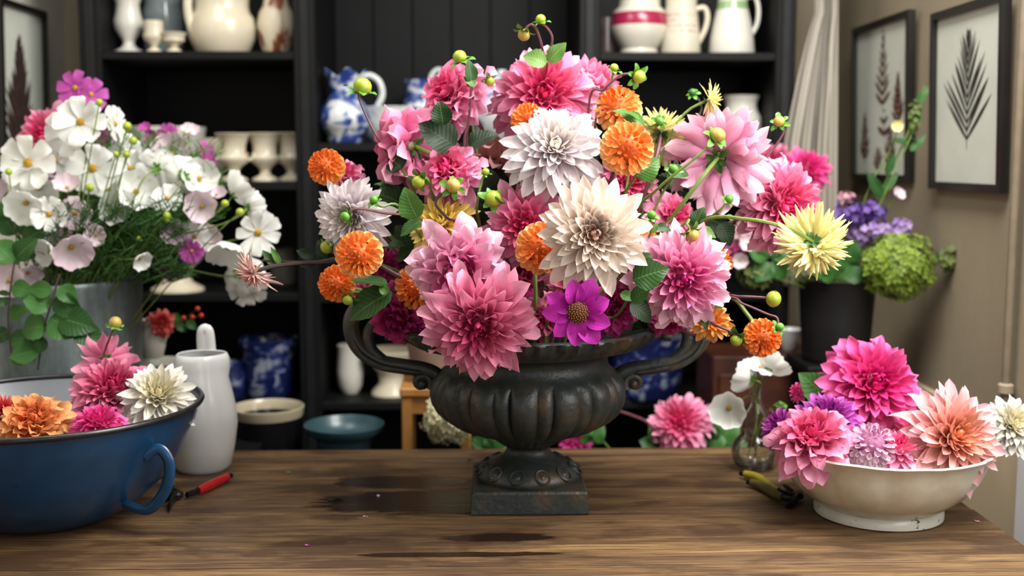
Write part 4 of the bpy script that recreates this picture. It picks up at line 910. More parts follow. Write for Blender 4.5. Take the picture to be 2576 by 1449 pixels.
for k, (sh, mt_, x, y, r, d, fc_, lab, kw) in enumerate(BL):
    kw = dict(kw); kw.pop('mat2', None)
    if 'via' in kw: kw['via'] = [(a, b, c_+DD) for a, b, c_ in kw['via']]
    bloom(sh, mt_, x, y, r, d+DD, fc_, lab, 100+k, stem=kw.pop('stem', 'stemp' if k % 3 else 'stem'), **kw)
# --- purple single dahlia
def single(px, py, r, d, face, mat, label, seed, npet=8, centre='discd', pol=True, name='dahlia', cat='dahlia', to='urn', shape='single', stem='stem', dr=.32, group=None, sr=.0034, tilt=84):
    c = P(px, py, d); Rm = r*mpp(c); ax = facing(face); root = thing(name, c, label, cat, group); X, Y, A = frame(ax); q = random.Random(seed); g = pm(shape, mat)[0]
    for k in range(npet):
        ph = 2*PI*k/npet+q.uniform(-.1, .1); t = R(tilt+q.uniform(-9, 9)); rad = X*math.cos(ph)+Y*math.sin(ph); L = Rm*q.uniform(.92, 1.06)
        dd = rad*math.sin(t)+A*math.cos(t); nn = -rad*math.cos(t)+A*math.sin(t); xx = dd.cross(nn); b = rad*Rm*.08+A*(k % 2)*Rm*.03
        o = bpy.data.objects.new('petal', g[q.randrange(3)]); COL.objects.link(o); o.parent = root
        w = L*(1.0 if npet <= 8 else .8)
        o.matrix_basis = Matrix(((xx.x*w, dd.x*L, nn.x*w, b.x), (xx.y*w, dd.y*L, nn.y*w, b.y), (xx.z*w, dd.z*L, nn.z*w, b.z), (0, 0, 0, 1)))
        o.color = (q.uniform(.7, 1), q.random(), 0, 1)
    ds = MB().blob(c+ax*Rm*.06, Rm*dr, 14, 8, ax, (1, 1, .5)).build('flower_disc', centre, root)
    if pol:
        m = MB()
        for k in range(60):
            rr = Rm*dr*math.sqrt((k+.5)/60)*1.02; a = k*2.4; h = math.sqrt(max(0, 1-(rr/(Rm*dr*1.05))**2))*Rm*dr*.5
            m.blob(c+ax*(Rm*.06+h+.0008)+(X*math.cos(a)+Y*math.sin(a))*rr, Rm*.02, 5, 4)
        m.build('stamens', 'pollen', ds, kind='stuff')
    sepals(root, c-ax*Rm*.04, -ax, Rm*.3, 6, 'bract', 60, seed)
    e = mouth_pt(c, 0, q) if to == 'urn' else (Vector(to) if to is not None else None)
    if e is not None: stem_mb(root, [c-ax*Rm*.03, c-ax*.05+(e-c)*.1, over_rim(c, q) if to == 'urn' else (over_bucket(c, q) if name == 'cosmos' and c.x < -.3 else c.lerp(e, .55)+Vector((0, 0, .045))), e], sr, sr*1.1, stem)
    return root
single(1453, 785, 86, 1.72, (.0, -.05, 1), 'purple', 'open purple single dahlia with dark centre above the urn rim', 300, 9)
# --- buds on their stems
def bud(px, py, r, d, face, path, label, mat='bud', seed=0, smat='stemp', name='dahlia_bud', ln=1.75, th=78, bmat='bract', to='urn'):
    c = P(px, py, d); Rm = r*mpp(c); ax = facing(face); root = thing(name, c, label, 'bud')
    MB().blob(c, Rm, 12, 8, ax, (1, 1, .92)).build('bud', mat, root)
    sepals(root, c-ax*Rm*.75, ax, Rm*ln, 6, bmat, th, seed)
    pts = [c-ax*Rm*.9]+[P(*p) for p in path]
    if to == 'urn': pts += [over_rim(c), mouth_pt(c)]
    stem_mb(root, pts, .0019, .0027, smat); return root
D1 = 1.95+DD
bud(1318, 88, 16, D1, (-.2, -.95, .2), [(1335, 62, D1), (1350, 75, D1), (1366, 130, D1+.01), (1378, 220, D1+.05)], 'lime bud nodding at the very top, lower of the pair', 'bud2', 1)
bud(1360, 48, 13, D1, (-.2, .9, .3), [(1376, 70, D1), (1389, 95, D1), (1383, 140, D1+.01), (1380, 220, D1+.05)], 'topmost lime bud above the whole bouquet', 'bud', 2)
bud(1156, 143, 18, D1, (-.3, .9, .3), [(1176, 168, D1), (1187, 205, D1), (1190, 290, D1+.02), (1175, 380, D1+.03)], 'lime bud above the ruffled pink dahlia at upper left', 'bud', 3)
bud(1232, 205, 13, D1+.03, (.4, -.7, .3), [(1218, 195, D1+.04), (1205, 240, D1+.04), (1190, 330, D1+.05)], 'small green bud right of the ruffled pink dahlia', 'bud', 4, 'stem')
bud(912, 218, 24, D1-.02, (.25, .9, .2), [(903, 248, D1-.02), (935, 320, D1-.02), (985, 405, D1-.02), (1035, 490, D1), (1100, 600, D1+.03)], 'large lime bud on a long stem at upper left', 'bud', 5)
bud(1052, 458, 17, 1.86+DD, (-.4, -.5, .6), [(1075, 450, 1.87+DD), (1085, 480, 1.88+DD), (1100, 540, 1.9+DD)], 'lime bud left of the ruffled lilac pink dahlia', 'bud', 6, 'stem')
bud(1140, 467, 19, 1.82+DD, (-.2, .3, .9), [(1115, 485, 1.83+DD), (1096, 512, 1.83+DD), (1125, 548, 1.83+DD), (1160, 580, 1.86+DD)], 'round blush bud over the yellow orange dahlia', 'bud2', 7, 'stemd')
bud(1222, 432, 10, 1.86+DD, (.1, .9, .3), [(1212, 455, 1.86+DD), (1200, 520, 1.86+DD), (1208, 580, 1.9+DD)], 'tiny green bud on a thin stem left of centre', 'bud', 8, 'stem')
bud(1240, 500, 22, 1.85+DD, (-.3, -.3, -.8), [(1258, 505, 1.84+DD), (1275, 540, 1.88+DD)], 'half open green bud seen from behind left of centre', 'bud', 9, 'stem', th=50)
bud(1608, 193, 17, D1-.03, (.4, -.2, .6), [(1590, 187, D1-.03), (1560, 190, D1-.03), (1520, 225, D1-.02), (1480, 280, D1)], 'green bud on an arching stem right of the crown', 'bud', 10)
bud(1545, 170, 11, D1, (.1, .9, .3), [(1541, 190, D1), (1530, 235, D1), (1500, 290, D1+.02)], 'small lime bud between the arched bud and the crown', 'bud', 11, 'stem')
bud(1806, 340, 20, 1.83+DD, (.45, .5, .65), [(1785, 365, 1.83+DD), (1740, 405, 1.83+DD), (1660, 470, 1.85+DD), (1580, 560, 1.9+DD)], 'round yellow bud in front of the pale pink dahlia back', 'bud2', 12, 'stem')
bud(1960, 305, 14, D1-.02, (-.3, .3, .6), [(1972, 330, D1-.02), (1945, 375, D1-.02), (1890, 440, D1-.02), (1780, 560, D1)], 'lime bud at upper right against the dark shelves', 'bud2', 13)
bud(1893, 397, 12, D1-.01, (.4, .6, .4), [(1880, 415, D1-.01), (1850, 455, D1), (1760, 560, D1)], 'small bud behind the stem of the upper right bud', 'bud', 14, 'stem')
bud(1742, 592, 17, 1.76+DD, (.3, -.75, .5), [(1728, 565, 1.77+DD), (1712, 570, 1.8+DD)], 'yellow bud just above the lower right pale pink dahlia', 'bud2', 15, 'stem')
bud(1946, 752, 21, 1.8+DD, (.9, -.1, .2), [(1915, 748, 1.8+DD), (1860, 746, 1.81+DD), (1810, 748, 1.84+DD), (1640, 800, 1.95+DD)], 'fat green bud on a straight stem at lower right', 'bud', 16, th=40, ln=1.3)
bud(1852, 856, 16, 1.78+DD, (-.5, -.6, .4), [(1848, 838, 1.78+DD), (1800, 818, 1.79+DD), (1740, 790, 1.85+DD)], 'green bud left of the lower right orange dahlia', 'bud', 17)
bud(1962, 822, 11, 1.74+DD, (.2, .4, .6), [(1955, 800, 1.75+DD), (1930, 790, 1.76+DD), (1870, 765, 1.79+DD), (1810, 748, 1.83+DD)], 'small bud touching the lower right orange dahlia', 'bract', 18)
bud(868, 545, 13, 1.79+DD, (-.4, -.3, .8), [(895, 525, 1.8+DD), (960, 535, 1.82+DD), (1080, 572, 1.86+DD)], 'green bud in front of the left blush white dahlia', 'bract', 19)
bud(940, 502, 11, 1.82+DD, (-.3, .6, .6), [(960, 520, 1.83+DD), (1020, 535, 1.86+DD)], 'tiny green bud above the left blush white dahlia', 'bract', 20, 'stem')
bud(822, 622, 17, 1.93+DD, (-.6, -.4, .4), [(850, 615, 1.94+DD), (900, 640, 1.97+DD)], 'dull green bud under the left blush white dahlia', 'bud', 21, 'stem')
bud(972, 460, 14, 2.05+DD, (0, .7, .4), [(985, 490, 2.05+DD), (1030, 560, 2.05+DD)], 'dark bud in shade beyond the left stems', 'bractd', 22, 'stemd', bmat='bractd')
bud(1640, 540, 11, 1.72+DD, (.1, .6, .6), [(1632, 560, 1.73+DD), (1600, 600, 1.8+DD)], 'tiny green bud at the right edge of the cream peach dahlia', 'bract', 23, 'stem')
bud(1660, 305, 11, 1.85+DD, (-.2, .2, .9), [(1640, 318, 1.86+DD), (1600, 345, 1.9+DD)], 'tiny bud in front of the yellow spidery dahlia', 'bract', 24, 'stem')
bud(1742, 232, 10, 2.1+DD, (-.2, .5, .5), [(1760, 260, 2.1+DD), (1740, 330, 2.1+DD)], 'blurred bud left of the small yellow dahlia', 'bractd', 25, 'stemd')
bud(875, 755, 14, 1.84+DD, (-.3, -.6, .5), [(890, 735, 1.86+DD), (930, 740, 1.9+DD)], 'green bud beside the lowest left orange ball', 'bud', 26, 'stem')
bud(1695, 425, 12, 1.86+DD, (-.1, .5, .7), [(1690, 450, 1.87+DD), (1660, 500, 1.9+DD)], 'green bud cluster left of the pale pink dahlia back', 'bract', 27, 'stem')
bud(1835, 500, 11, 1.88+DD, (.4, .4, .5), [(1815, 525, 1.88+DD), (1760, 570, 1.9+DD)], 'small green bud left of the far right pink dahlia', 'bract', 28, 'stem')
# --- leafy sprigs
def sprig(label, leaves, path, mat='leaf', smat='stem', d=None, to='urn'):
    c = P(*path[0]); root = thing('dahlia_foliage', c, label, 'foliage')
    pts = [P(*p) for p in path]+([over_rim(c), mouth_pt(c)] if to == 'urn' else [])
    stem_mb(root, pts, .0022, .003, smat)
    for k, L in enumerate(leaves):
        (a, b, dd) = L[:3]; kw = L[3] if len(L) > 3 else {}
        kw = dict(mat=mat, var=k) | kw
        px_leaf(root, a, b, dd, **kw)
d0 = 1.95+DD
bloom('ruffle', 'rose', 1440, 720, 70, 1.93, (0, .1, .9), 'dusky pink dahlia behind the purple single one and the cream', 160)
bloom('ruffle', 'magenta', 1290, 790, 75, 1.93, (0, -.1, .9), 'shaded magenta dahlia right behind the hanging pink one', 161)
bloom('deco', 'rose', 1600, 700, 60, 1.93, (.1, .1, .9), 'shaded pink dahlia behind the large dark veined leaf', 162, n=60)
bloom('ruffle', 'magenta', 1105, 770, 66, 1.96, (-.1, -.1, .9), 'shaded magenta dahlia under the drooping two tone one', 163)
sprig('two pale green leaves under the topmost buds', [((1374, 160), (1315, 138), d0, {'nrm': (-.1, -.9, .4), 'ws': 1.25}), ((1380, 155), (1425, 108), d0, {'nrm': (.1, -.9, .3), 'ws': 1.0})], [(1376, 155, d0), (1380, 240, d0+.06)], 'leafl')
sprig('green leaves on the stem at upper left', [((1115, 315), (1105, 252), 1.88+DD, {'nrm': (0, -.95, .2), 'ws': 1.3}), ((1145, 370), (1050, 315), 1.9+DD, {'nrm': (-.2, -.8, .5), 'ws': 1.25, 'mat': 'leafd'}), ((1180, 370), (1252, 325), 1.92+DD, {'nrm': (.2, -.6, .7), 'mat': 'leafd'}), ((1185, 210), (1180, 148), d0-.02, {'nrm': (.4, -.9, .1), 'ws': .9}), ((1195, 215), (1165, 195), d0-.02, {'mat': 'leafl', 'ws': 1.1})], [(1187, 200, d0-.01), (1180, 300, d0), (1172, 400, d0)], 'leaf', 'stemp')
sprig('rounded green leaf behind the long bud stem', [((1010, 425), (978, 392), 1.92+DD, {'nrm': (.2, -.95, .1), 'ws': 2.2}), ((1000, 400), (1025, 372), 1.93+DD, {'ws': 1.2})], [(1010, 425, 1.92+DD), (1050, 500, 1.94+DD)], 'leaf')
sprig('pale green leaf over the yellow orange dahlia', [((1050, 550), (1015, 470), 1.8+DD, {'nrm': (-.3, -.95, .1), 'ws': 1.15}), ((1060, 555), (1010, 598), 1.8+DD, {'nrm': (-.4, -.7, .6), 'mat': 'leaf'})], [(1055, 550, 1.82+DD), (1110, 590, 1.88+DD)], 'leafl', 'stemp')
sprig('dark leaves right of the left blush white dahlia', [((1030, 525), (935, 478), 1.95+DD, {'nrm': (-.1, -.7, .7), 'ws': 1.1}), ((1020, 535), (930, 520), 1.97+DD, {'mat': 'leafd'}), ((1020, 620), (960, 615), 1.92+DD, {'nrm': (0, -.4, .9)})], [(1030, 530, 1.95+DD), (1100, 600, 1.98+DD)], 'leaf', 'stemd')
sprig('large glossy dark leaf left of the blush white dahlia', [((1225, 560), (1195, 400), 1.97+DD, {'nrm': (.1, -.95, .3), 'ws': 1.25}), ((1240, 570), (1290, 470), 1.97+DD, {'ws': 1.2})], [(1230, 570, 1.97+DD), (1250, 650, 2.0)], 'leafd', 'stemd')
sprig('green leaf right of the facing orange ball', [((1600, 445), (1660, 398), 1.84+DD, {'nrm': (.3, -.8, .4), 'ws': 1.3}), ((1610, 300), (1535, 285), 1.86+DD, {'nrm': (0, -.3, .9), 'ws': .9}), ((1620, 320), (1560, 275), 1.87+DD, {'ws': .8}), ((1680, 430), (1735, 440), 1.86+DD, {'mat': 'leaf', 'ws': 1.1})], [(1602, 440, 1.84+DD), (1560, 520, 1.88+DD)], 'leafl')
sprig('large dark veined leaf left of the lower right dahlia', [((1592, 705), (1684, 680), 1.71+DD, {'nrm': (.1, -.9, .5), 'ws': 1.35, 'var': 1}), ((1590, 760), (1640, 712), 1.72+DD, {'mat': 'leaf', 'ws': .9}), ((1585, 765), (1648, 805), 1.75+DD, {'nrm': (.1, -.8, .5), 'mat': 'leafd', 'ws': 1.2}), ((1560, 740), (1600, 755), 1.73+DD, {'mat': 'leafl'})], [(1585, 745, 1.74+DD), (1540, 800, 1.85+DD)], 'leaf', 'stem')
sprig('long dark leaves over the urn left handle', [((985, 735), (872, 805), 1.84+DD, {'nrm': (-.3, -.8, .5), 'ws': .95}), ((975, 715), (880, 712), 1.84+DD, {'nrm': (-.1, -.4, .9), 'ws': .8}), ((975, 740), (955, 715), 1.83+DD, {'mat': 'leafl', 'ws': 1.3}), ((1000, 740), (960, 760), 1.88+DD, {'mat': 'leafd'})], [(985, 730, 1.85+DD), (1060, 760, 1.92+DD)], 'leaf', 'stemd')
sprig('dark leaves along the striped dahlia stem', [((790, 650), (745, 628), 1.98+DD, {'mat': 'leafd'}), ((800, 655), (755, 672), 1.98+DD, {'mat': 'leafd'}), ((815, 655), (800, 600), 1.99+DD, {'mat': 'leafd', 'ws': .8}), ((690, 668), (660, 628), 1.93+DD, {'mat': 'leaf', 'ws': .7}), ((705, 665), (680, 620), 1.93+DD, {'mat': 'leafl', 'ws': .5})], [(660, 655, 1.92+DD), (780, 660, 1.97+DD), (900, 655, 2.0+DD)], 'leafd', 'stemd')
sprig('green leaves at the stem fork on the right', [((1745, 570), (1772, 520), 1.88+DD, {'ws': 1.1}), ((1760, 575), (1800, 600), 1.86+DD, {'mat': 'leafl', 'ws': .9}), ((1800, 520), (1890, 455), 1.93+DD, {'nrm': (.1, -.5, .8), 'ws': .7}), ((1810, 560), (1840, 620), 1.9+DD, {'mat': 'leafd', 'ws': 1.2}), ((1830, 540), (1842, 556), 1.86+DD, {'ws': 1.1, 'mat': 'leafl'}), ((1720, 520), (1680, 480), 1.95+DD, {'mat': 'leafd', 'ws': 1.3}), ((1740, 500), (1790, 470), 1.96+DD, {'mat': 'leafd'})], [(1890, 440, 1.93+DD), (1800, 520, 1.92+DD), (1730, 580, 1.93+DD)], 'leaf', 'stem')
sprig('green leaf at the stem fork of the lower right buds', [((1790, 770), (1825, 735), 1.83+DD, {'ws': 1.4}), ((1770, 795), (1775, 830), 1.8+DD, {'mat': 'leaf', 'ws': .9})], [(1800, 760, 1.84+DD), (1720, 790, 1.9+DD)], 'leafl')
sprig('small dark leaf drooping beside the urn neck', [((1090, 850), (1072, 888), 1.78+DD, {'ws': .9})], [(1090, 848, 1.79+DD), (1110, 820, 1.86+DD)], 'leafd', 'stemd')
sprig('small leaves right of the cream peach dahlia', [((1650, 570), (1690, 580), 1.75+DD, {'ws': .9, 'mat': 'leaf'}), ((1640, 585), (1655, 560), 1.74+DD, {'mat': 'leafl'}), ((1640, 640), (1600, 660), 1.76+DD, {'mat': 'leaf', 'ws': .8})], [(1640, 580, 1.76+DD), (1600, 650, 1.85+DD)], 'leaf')
q = random.Random(44)
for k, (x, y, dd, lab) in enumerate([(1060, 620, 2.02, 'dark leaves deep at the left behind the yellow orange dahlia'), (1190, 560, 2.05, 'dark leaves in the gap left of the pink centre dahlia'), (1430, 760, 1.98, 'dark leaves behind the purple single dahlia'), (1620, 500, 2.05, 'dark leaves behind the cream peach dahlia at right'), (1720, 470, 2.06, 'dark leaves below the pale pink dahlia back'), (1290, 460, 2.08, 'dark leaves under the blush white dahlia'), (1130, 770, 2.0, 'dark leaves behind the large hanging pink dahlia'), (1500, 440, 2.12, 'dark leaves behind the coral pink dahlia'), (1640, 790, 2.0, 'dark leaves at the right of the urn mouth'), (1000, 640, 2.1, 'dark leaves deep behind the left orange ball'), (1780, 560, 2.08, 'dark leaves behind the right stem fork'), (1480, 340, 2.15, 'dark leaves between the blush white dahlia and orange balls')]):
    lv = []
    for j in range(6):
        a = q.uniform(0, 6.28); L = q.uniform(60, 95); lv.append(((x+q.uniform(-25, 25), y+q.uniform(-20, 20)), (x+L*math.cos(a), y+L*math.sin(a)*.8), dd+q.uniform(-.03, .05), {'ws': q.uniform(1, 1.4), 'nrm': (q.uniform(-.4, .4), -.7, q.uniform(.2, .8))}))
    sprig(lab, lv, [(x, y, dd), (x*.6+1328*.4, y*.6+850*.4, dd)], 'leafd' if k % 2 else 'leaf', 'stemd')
# ================================================================== cosmos in the zinc bucket, left
CDp = 2.52
zsd = P(135, 1150, CDp).z
sd_ = thing('side_table', (-.9, 2.6, 0), 'plain black side table under the zinc bucket', 'table')
MB().box((XL+.01, 2.42, zsd-.03), (-.52, 2.95, zsd), .003).build('top', 'black', sd_, 30)
for x in (XL+.03, -.57):
    for y in (2.44, 2.9): MB().box((x, y, 0), (x+.035, y+.035, zsd-.0305)).build('leg', 'black', sd_, 0)
n = NT('galvanised_zinc'); f = n.noise(n.co('Object', (3, 3, .6)), 9, 5, .6); g = n.noise(n.co(), 60, 3)
n.col(n.ramp(n.math('ADD', n.math('MULTIPLY', f, .8), n.math('MULTIPLY', g, .2)), [(.35, lin('#5f6b6d')), (.65, lin('#8b9696'))])); n.rough(.5); n.b.inputs['Metallic'].default_value = .35; M['zinc'] = n.m
r_, s_, fn = vessel('zinc_bucket', 140, [(208, 1150), (210, 1144), (214, 1000), (220, 800), (223, 715), (226, 706), (224, 698)], CDp, zsd, 'zinc', 'tall grey zinc bucket filled with white cosmos', 'bucket', th=4, n=64)
BM = P(140, 760, CDp)
CUP = {}
def cup_mesh(mat):
    if mat in CUP: return CUP[mat]
    g = []
    for sd in (1, 2):
        q = random.Random(sd); rows = []; o1 = q.uniform(0, 6)
        for j in range(7):
            t = j/6; row = []
            for i in range(48):
                a = 2*PI*i/48; r = (.12+.88*t**.75)*(1+.05*t*math.cos(a*8+o1)+.03*t*math.sin(a*3+o1)); z = .62*t**1.9+.05*t*math.cos(a*16)*t+.06*t*math.sin(a*5+o1)
                if j == 6: z += .03*(i % 2)
                row.append((r*math.cos(a), r*math.sin(a), z))
            rows.append(row)
        m = MB().quad_grid(rows, True)
        for k in m.uv: m.uv[k] = (m.uv[k][0]*3, m.uv[k][1])
        me = m.mesh('corolla_'+mat, smooth=180); me.materials.append(M[mat]); g.append(me)
    CUP[mat] = g; return g
def to_bucket(c, q): return BM+Vector(((c.x-BM.x)*.3+q.uniform(-.03, .03), (c.y-BM.y)*.4+q.uniform(-.03, .03), -.08))
def over_bucket(c, q):
    v = c-BM; return Vector((BM.x+max(-.17, min(.165, v.x*.6)), BM.y+max(-.12, min(.12, v.y)), BM.z+.075+q.uniform(0, .03)))
def cosmos(kind, px, py, r, d, face, mat, label, seed, to='bucket', npet=8, stem='stem', group=None, disc='disc'):
    q = random.Random(seed); c = P(px, py, d); e = to_bucket(c, q) if to == 'bucket' else to
    if kind == 'open':
        return single(px, py, r, d, face, mat, label, seed, npet, disc, False, 'cosmos', 'cosmos', e, 'cosmos', stem, .165, group, .0015, 80)
    Rm = r*mpp(c); ax = facing(face); root = thing('cosmos', c, label, 'cosmos', group)
    o = bpy.data.objects.new('corolla', cup_mesh(mat)[seed % 2]); COL.objects.link(o); o.parent = root
    o.matrix_basis = Matrix.Translation(-ax*Rm*.3) @ ax.to_track_quat('Z', 'Y').to_matrix().to_4x4() @ Matrix.Rotation(q.uniform(0, 6), 4, 'Z') @ Matrix.Scale(Rm, 4)
    o.color = (q.uniform(.7, 1), q.random(), 0, 1)
    b = c-ax*Rm*.3
    MB().blob(b+ax*Rm*.1, Rm*.15, 10, 6, ax, (1, 1, .7)).build('flower_disc', 'disc', root); sepals(root, b-ax*Rm*.01, -ax, Rm*.32, 7, 'bract', 75, seed)
    if e is not None: stem_mb(root, [b, b-ax*.03+(e-b)*.1, over_bucket(c, q) if to == 'bucket' else b.lerp(e, .5)+Vector((0, 0, .05)), e], .0015, .0018, stem)
    return root
C0 = 2.42
CL = [
 ('open', 203, 307, 56, C0-.06, (.05, .15, 1), 'cosw', 'largest open white cosmos with yellow eye at the top', 8),
 ('open', 170, 334, 50, C0-.02, (-.15, -.05, 1), 'cosw', 'white cosmos overlapped by the largest topmost one', 8),
 ('open', 72, 410, 64, C0-.05, (-.1, .1, 1), 'cosw', 'wide white cosmos with gapped petals at far left', 8),
 ('open', 138, 404, 50, C0, (.1, .2, 1), 'cosw', 'white cosmos right of the gapped one at far left', 8),
 ('open', 234, 424, 56, C0, (.1, .1, 1), 'cosw', 'white cosmos below the largest one, half covered by stems', 8),
 ('open', 396, 425, 48, C0, (.1, -.1, -1), 'cosw', 'white cosmos seen from behind with green centre', 8),
 ('open', 288, 312, 42, C0+.03, (.95, .1, .15), 'cosw', 'white cosmos in profile right of the largest one', 8),
 ('open', 190, 222, 40, C0+.1, (-.2, .1, 1), 'cosm', 'magenta cosmos highest of all on the left', 7),
 ('open', 228, 238, 36, C0+.12, (.7, .1, .7), 'cosm', 'magenta cosmos just right of the highest one', 7),
 ('cup', 30, 492, 46, C0, (-.2, .2, .9), 'cosp', 'pale cupped cosmos at the left edge', 8),
 ('cup', 92, 474, 54, C0-.04, (.05, -.2, .9), 'cosw', 'broad white cupped cosmos left of the blush one', 8),
 ('cup', 168, 466, 34, C0-.06, (.1, .75, .6), 'cosp', 'blush cupped cosmos tipped upward at left', 8),
 ('cup', 62, 516, 44, C0-.08, (0, -.4, .8), 'cosw', 'white cupped cosmos nodding at far left', 8),
 ('open', 124, 540, 40, C0-.08, (.2, .1, 1), 'cosw', 'small white cosmos with bright yellow eye at left', 7),
 ('open', 188, 538, 42, C0-.06, (.3, .2, .8), 'cosp', 'ragged blush cosmos left of the green spray', 8),
 ('open', 95, 552, 34, C0-.03, (-.3, -.2, .8), 'cosp', 'pinkish cosmos behind the small yellow eyed one', 7),
 ('cup', 240, 592, 29, C0-.08, (.05, .05, 1), 'cosp', 'round greyish cupped cosmos over the dark foliage', 8),
 ('cup', 118, 634, 32, C0-.1, (-.5, -.1, .7), 'cosw', 'white cupped cosmos left of the big blush pair', 8),
 ('cup', 182, 628, 52, C0-.12, (.45, -.45, .7), 'cosp', 'large blush cosmos nodding over the bucket rim', 8),
 ('cup', 150, 604, 36, C0-.06, (-.1, .6, .6), 'cosp', 'blush cosmos just behind the large nodding one', 8),
 ('cup', 22, 706, 44, C0-.14, (.1, .1, 1), 'cosp', 'pale cupped cosmos lowest at the left edge', 8),
 ('cup', 72, 690, 34, C0-.08, (.5, -.4, .6), 'cosp', 'pale cosmos right of the lowest one at left edge', 8),
 ('cup', 438, 582, 34, C0-.05, (-.15, .1, 1), 'cosp', 'round blush cupped cosmos right of the dark foliage', 8),
 ('cup', 506, 520, 42, C0-.06, (.0, .05, 1), 'cosp', 'blush poppy shaped cosmos with yellow eye at right', 5),
 ('cup', 545, 486, 24, C0, (.2, .6, .5), 'cosp', 'small blush cosmos above the poppy shaped one', 8),
 ('cup', 600, 482, 48, C0, (.65, .45, -.4), 'cosw', 'white cupped cosmos pointing up at the right side', 8),
 ('cup', 634, 521, 36, C0-.02, (.6, .1, -.6), 'cosw', 'white cosmos showing its green back at the right', 8),
 ('open', 648, 585, 52, C0-.04, (.5, -.1, .75), 'cosw', 'ruffled white cosmos at the far right of the bunch', 9),
 ('cup', 572, 632, 48, C0-.06, (-.05, -.75, .5), 'cosw', 'white bell shaped cosmos hanging at the lower right', 8),
 ('cup', 610, 690, 48, C0+.02, (.1, -.3, -.8), 'cosw', 'white cosmos hanging behind the striped dahlia', 8),
 ('open', 626, 728, 42, C0+.02, (.1, -.5, .7), 'cosw', 'frilled white cosmos lowest under the striped dahlia', 9),
 ('cup', 430, 382, 48, C0+.06, (.1, .3, .8), 'cosp', 'pale cosmos left of the leaning magenta one', 8),
 ('cup', 462, 442, 44, C0, (-.2, .1, -.9), 'cosw', 'white cosmos with green back left of its twin', 8),
 ('cup', 502, 446, 42, C0, (.3, .3, .7), 'cosw', 'white cosmos below the leaning magenta one', 8),
 ('cup', 478, 330, 25, C0+.1, (.2, .6, .4), 'cosp', 'little blush cosmos bud like at upper right', 8),
 ('open', 518, 408, 46, C0+.08, (.9, .15, .2), 'cosm', 'leaning magenta cosmos in profile by the goblets', 8),
 ('open', 330, 425, 44, C0+.02, (.0, .1, 1), 'cosw', 'white cosmos under the pale green buds', 8),
 ('cup', 345, 480, 46, C0-.02, (.4, .2, .8), 'cosw', 'white cosmos above the green spray at centre', 8),
 ('cup', 300, 525, 44, C0-.03, (-.2, .4, .8), 'cosw', 'white cosmos half sunk in the green spray', 8),
 ('open', 420, 500, 34, C0-.02, (.1, .4, .8), 'cosw', 'frilly white cosmos left of the poppy shaped one', 8),
 ('open', 490, 596, 36, C0-.03, (.1, .1, 1), 'cosw', 'white cosmos with yellow eye below the poppy shaped one', 8),
 ('cup', 520, 598, 36, C0-.02, (.4, 0, .8), 'cosp', 'blush cosmos right of the lower yellow eyed one', 8),
 ('open', 482, 632, 28, C0-.05, (-.1, .0, 1), 'cosm', 'magenta eyed cosmos near the bucket right side', 8),
 ('open', 536, 622, 24, C0, (.3, .1, .9), 'cosm', 'small magenta cosmos above the white bell', 7),
 ('cup', 432, 655, 40, C0+.02, (0, -.3, .9), 'cosm', 'lilac cosmos just over the cream pedestal bowl', 8),
 ('open', 318, 384, 40, C0+.05, (-.1, .2, .9), 'cosw', 'white cosmos left of the pale green buds', 8),
 ('cup', 304, 350, 22, C0+.08, (.2, .2, .8), 'cosm', 'tiny magenta cosmos right of the profile white one', 7),
 ('open', 244, 344, 28, C0+.06, (.7, .0, .6), 'cosm', 'magenta cosmos tucked under the largest white one', 7),
 ('cup', 124, 436, 18, C0-.04, (0, .3, .9), 'cosm', 'tiny magenta cosmos between two white ones at left', 6),
 ('open', 424, 336, 24, C0+.1, (0, .2, .9), 'cosm', 'magenta cosmos in front of the white basin', 7),
 ('cup', 382, 344, 16, C0+.1, (-.3, .2, .9), 'cosm', 'tiny magenta cosmos left of the one before the basin', 6),
 ('cup', 365, 322, 14, C0+.1, (0, .6, .6), 'cosm', 'smallest magenta cosmos at the basin rim', 6),
 ('cup', 355, 655, 24, C0-.1, (.6, -.4, .4), 'cosw', 'wilted white cosmos against the dark foliage', 7),
 ('cup', 270, 470, 38, C0+.02, (.1, .5, .7), 'cosw', 'white cosmos behind the crossing stems', 8),
 ('cup', 390, 400, 36, C0+.06, (-.2, .4, .8), 'cosw', 'white cosmos behind the back turned one', 8),
]
for k, (kd, x, y, r, d, fc_, mt_, lab, npt) in enumerate(CL): cosmos(kd, x, y, r*(.98 if mt_ == 'cosp' else 1.12), d+.02, fc_, mt_, lab, 500+k, npet=npt)
bloom('deco', 'pink', 118, 340, 88, 2.56, (-.3, .2, .9), 'pink dahlia behind the white cosmos at left', 701, to=BM, n=80)
bloom('deco', 'rose', 378, 470, 38, 2.5, (.5, -.2, .6), 'small pink dahlia among the white cosmos', 702, to=BM, n=44)
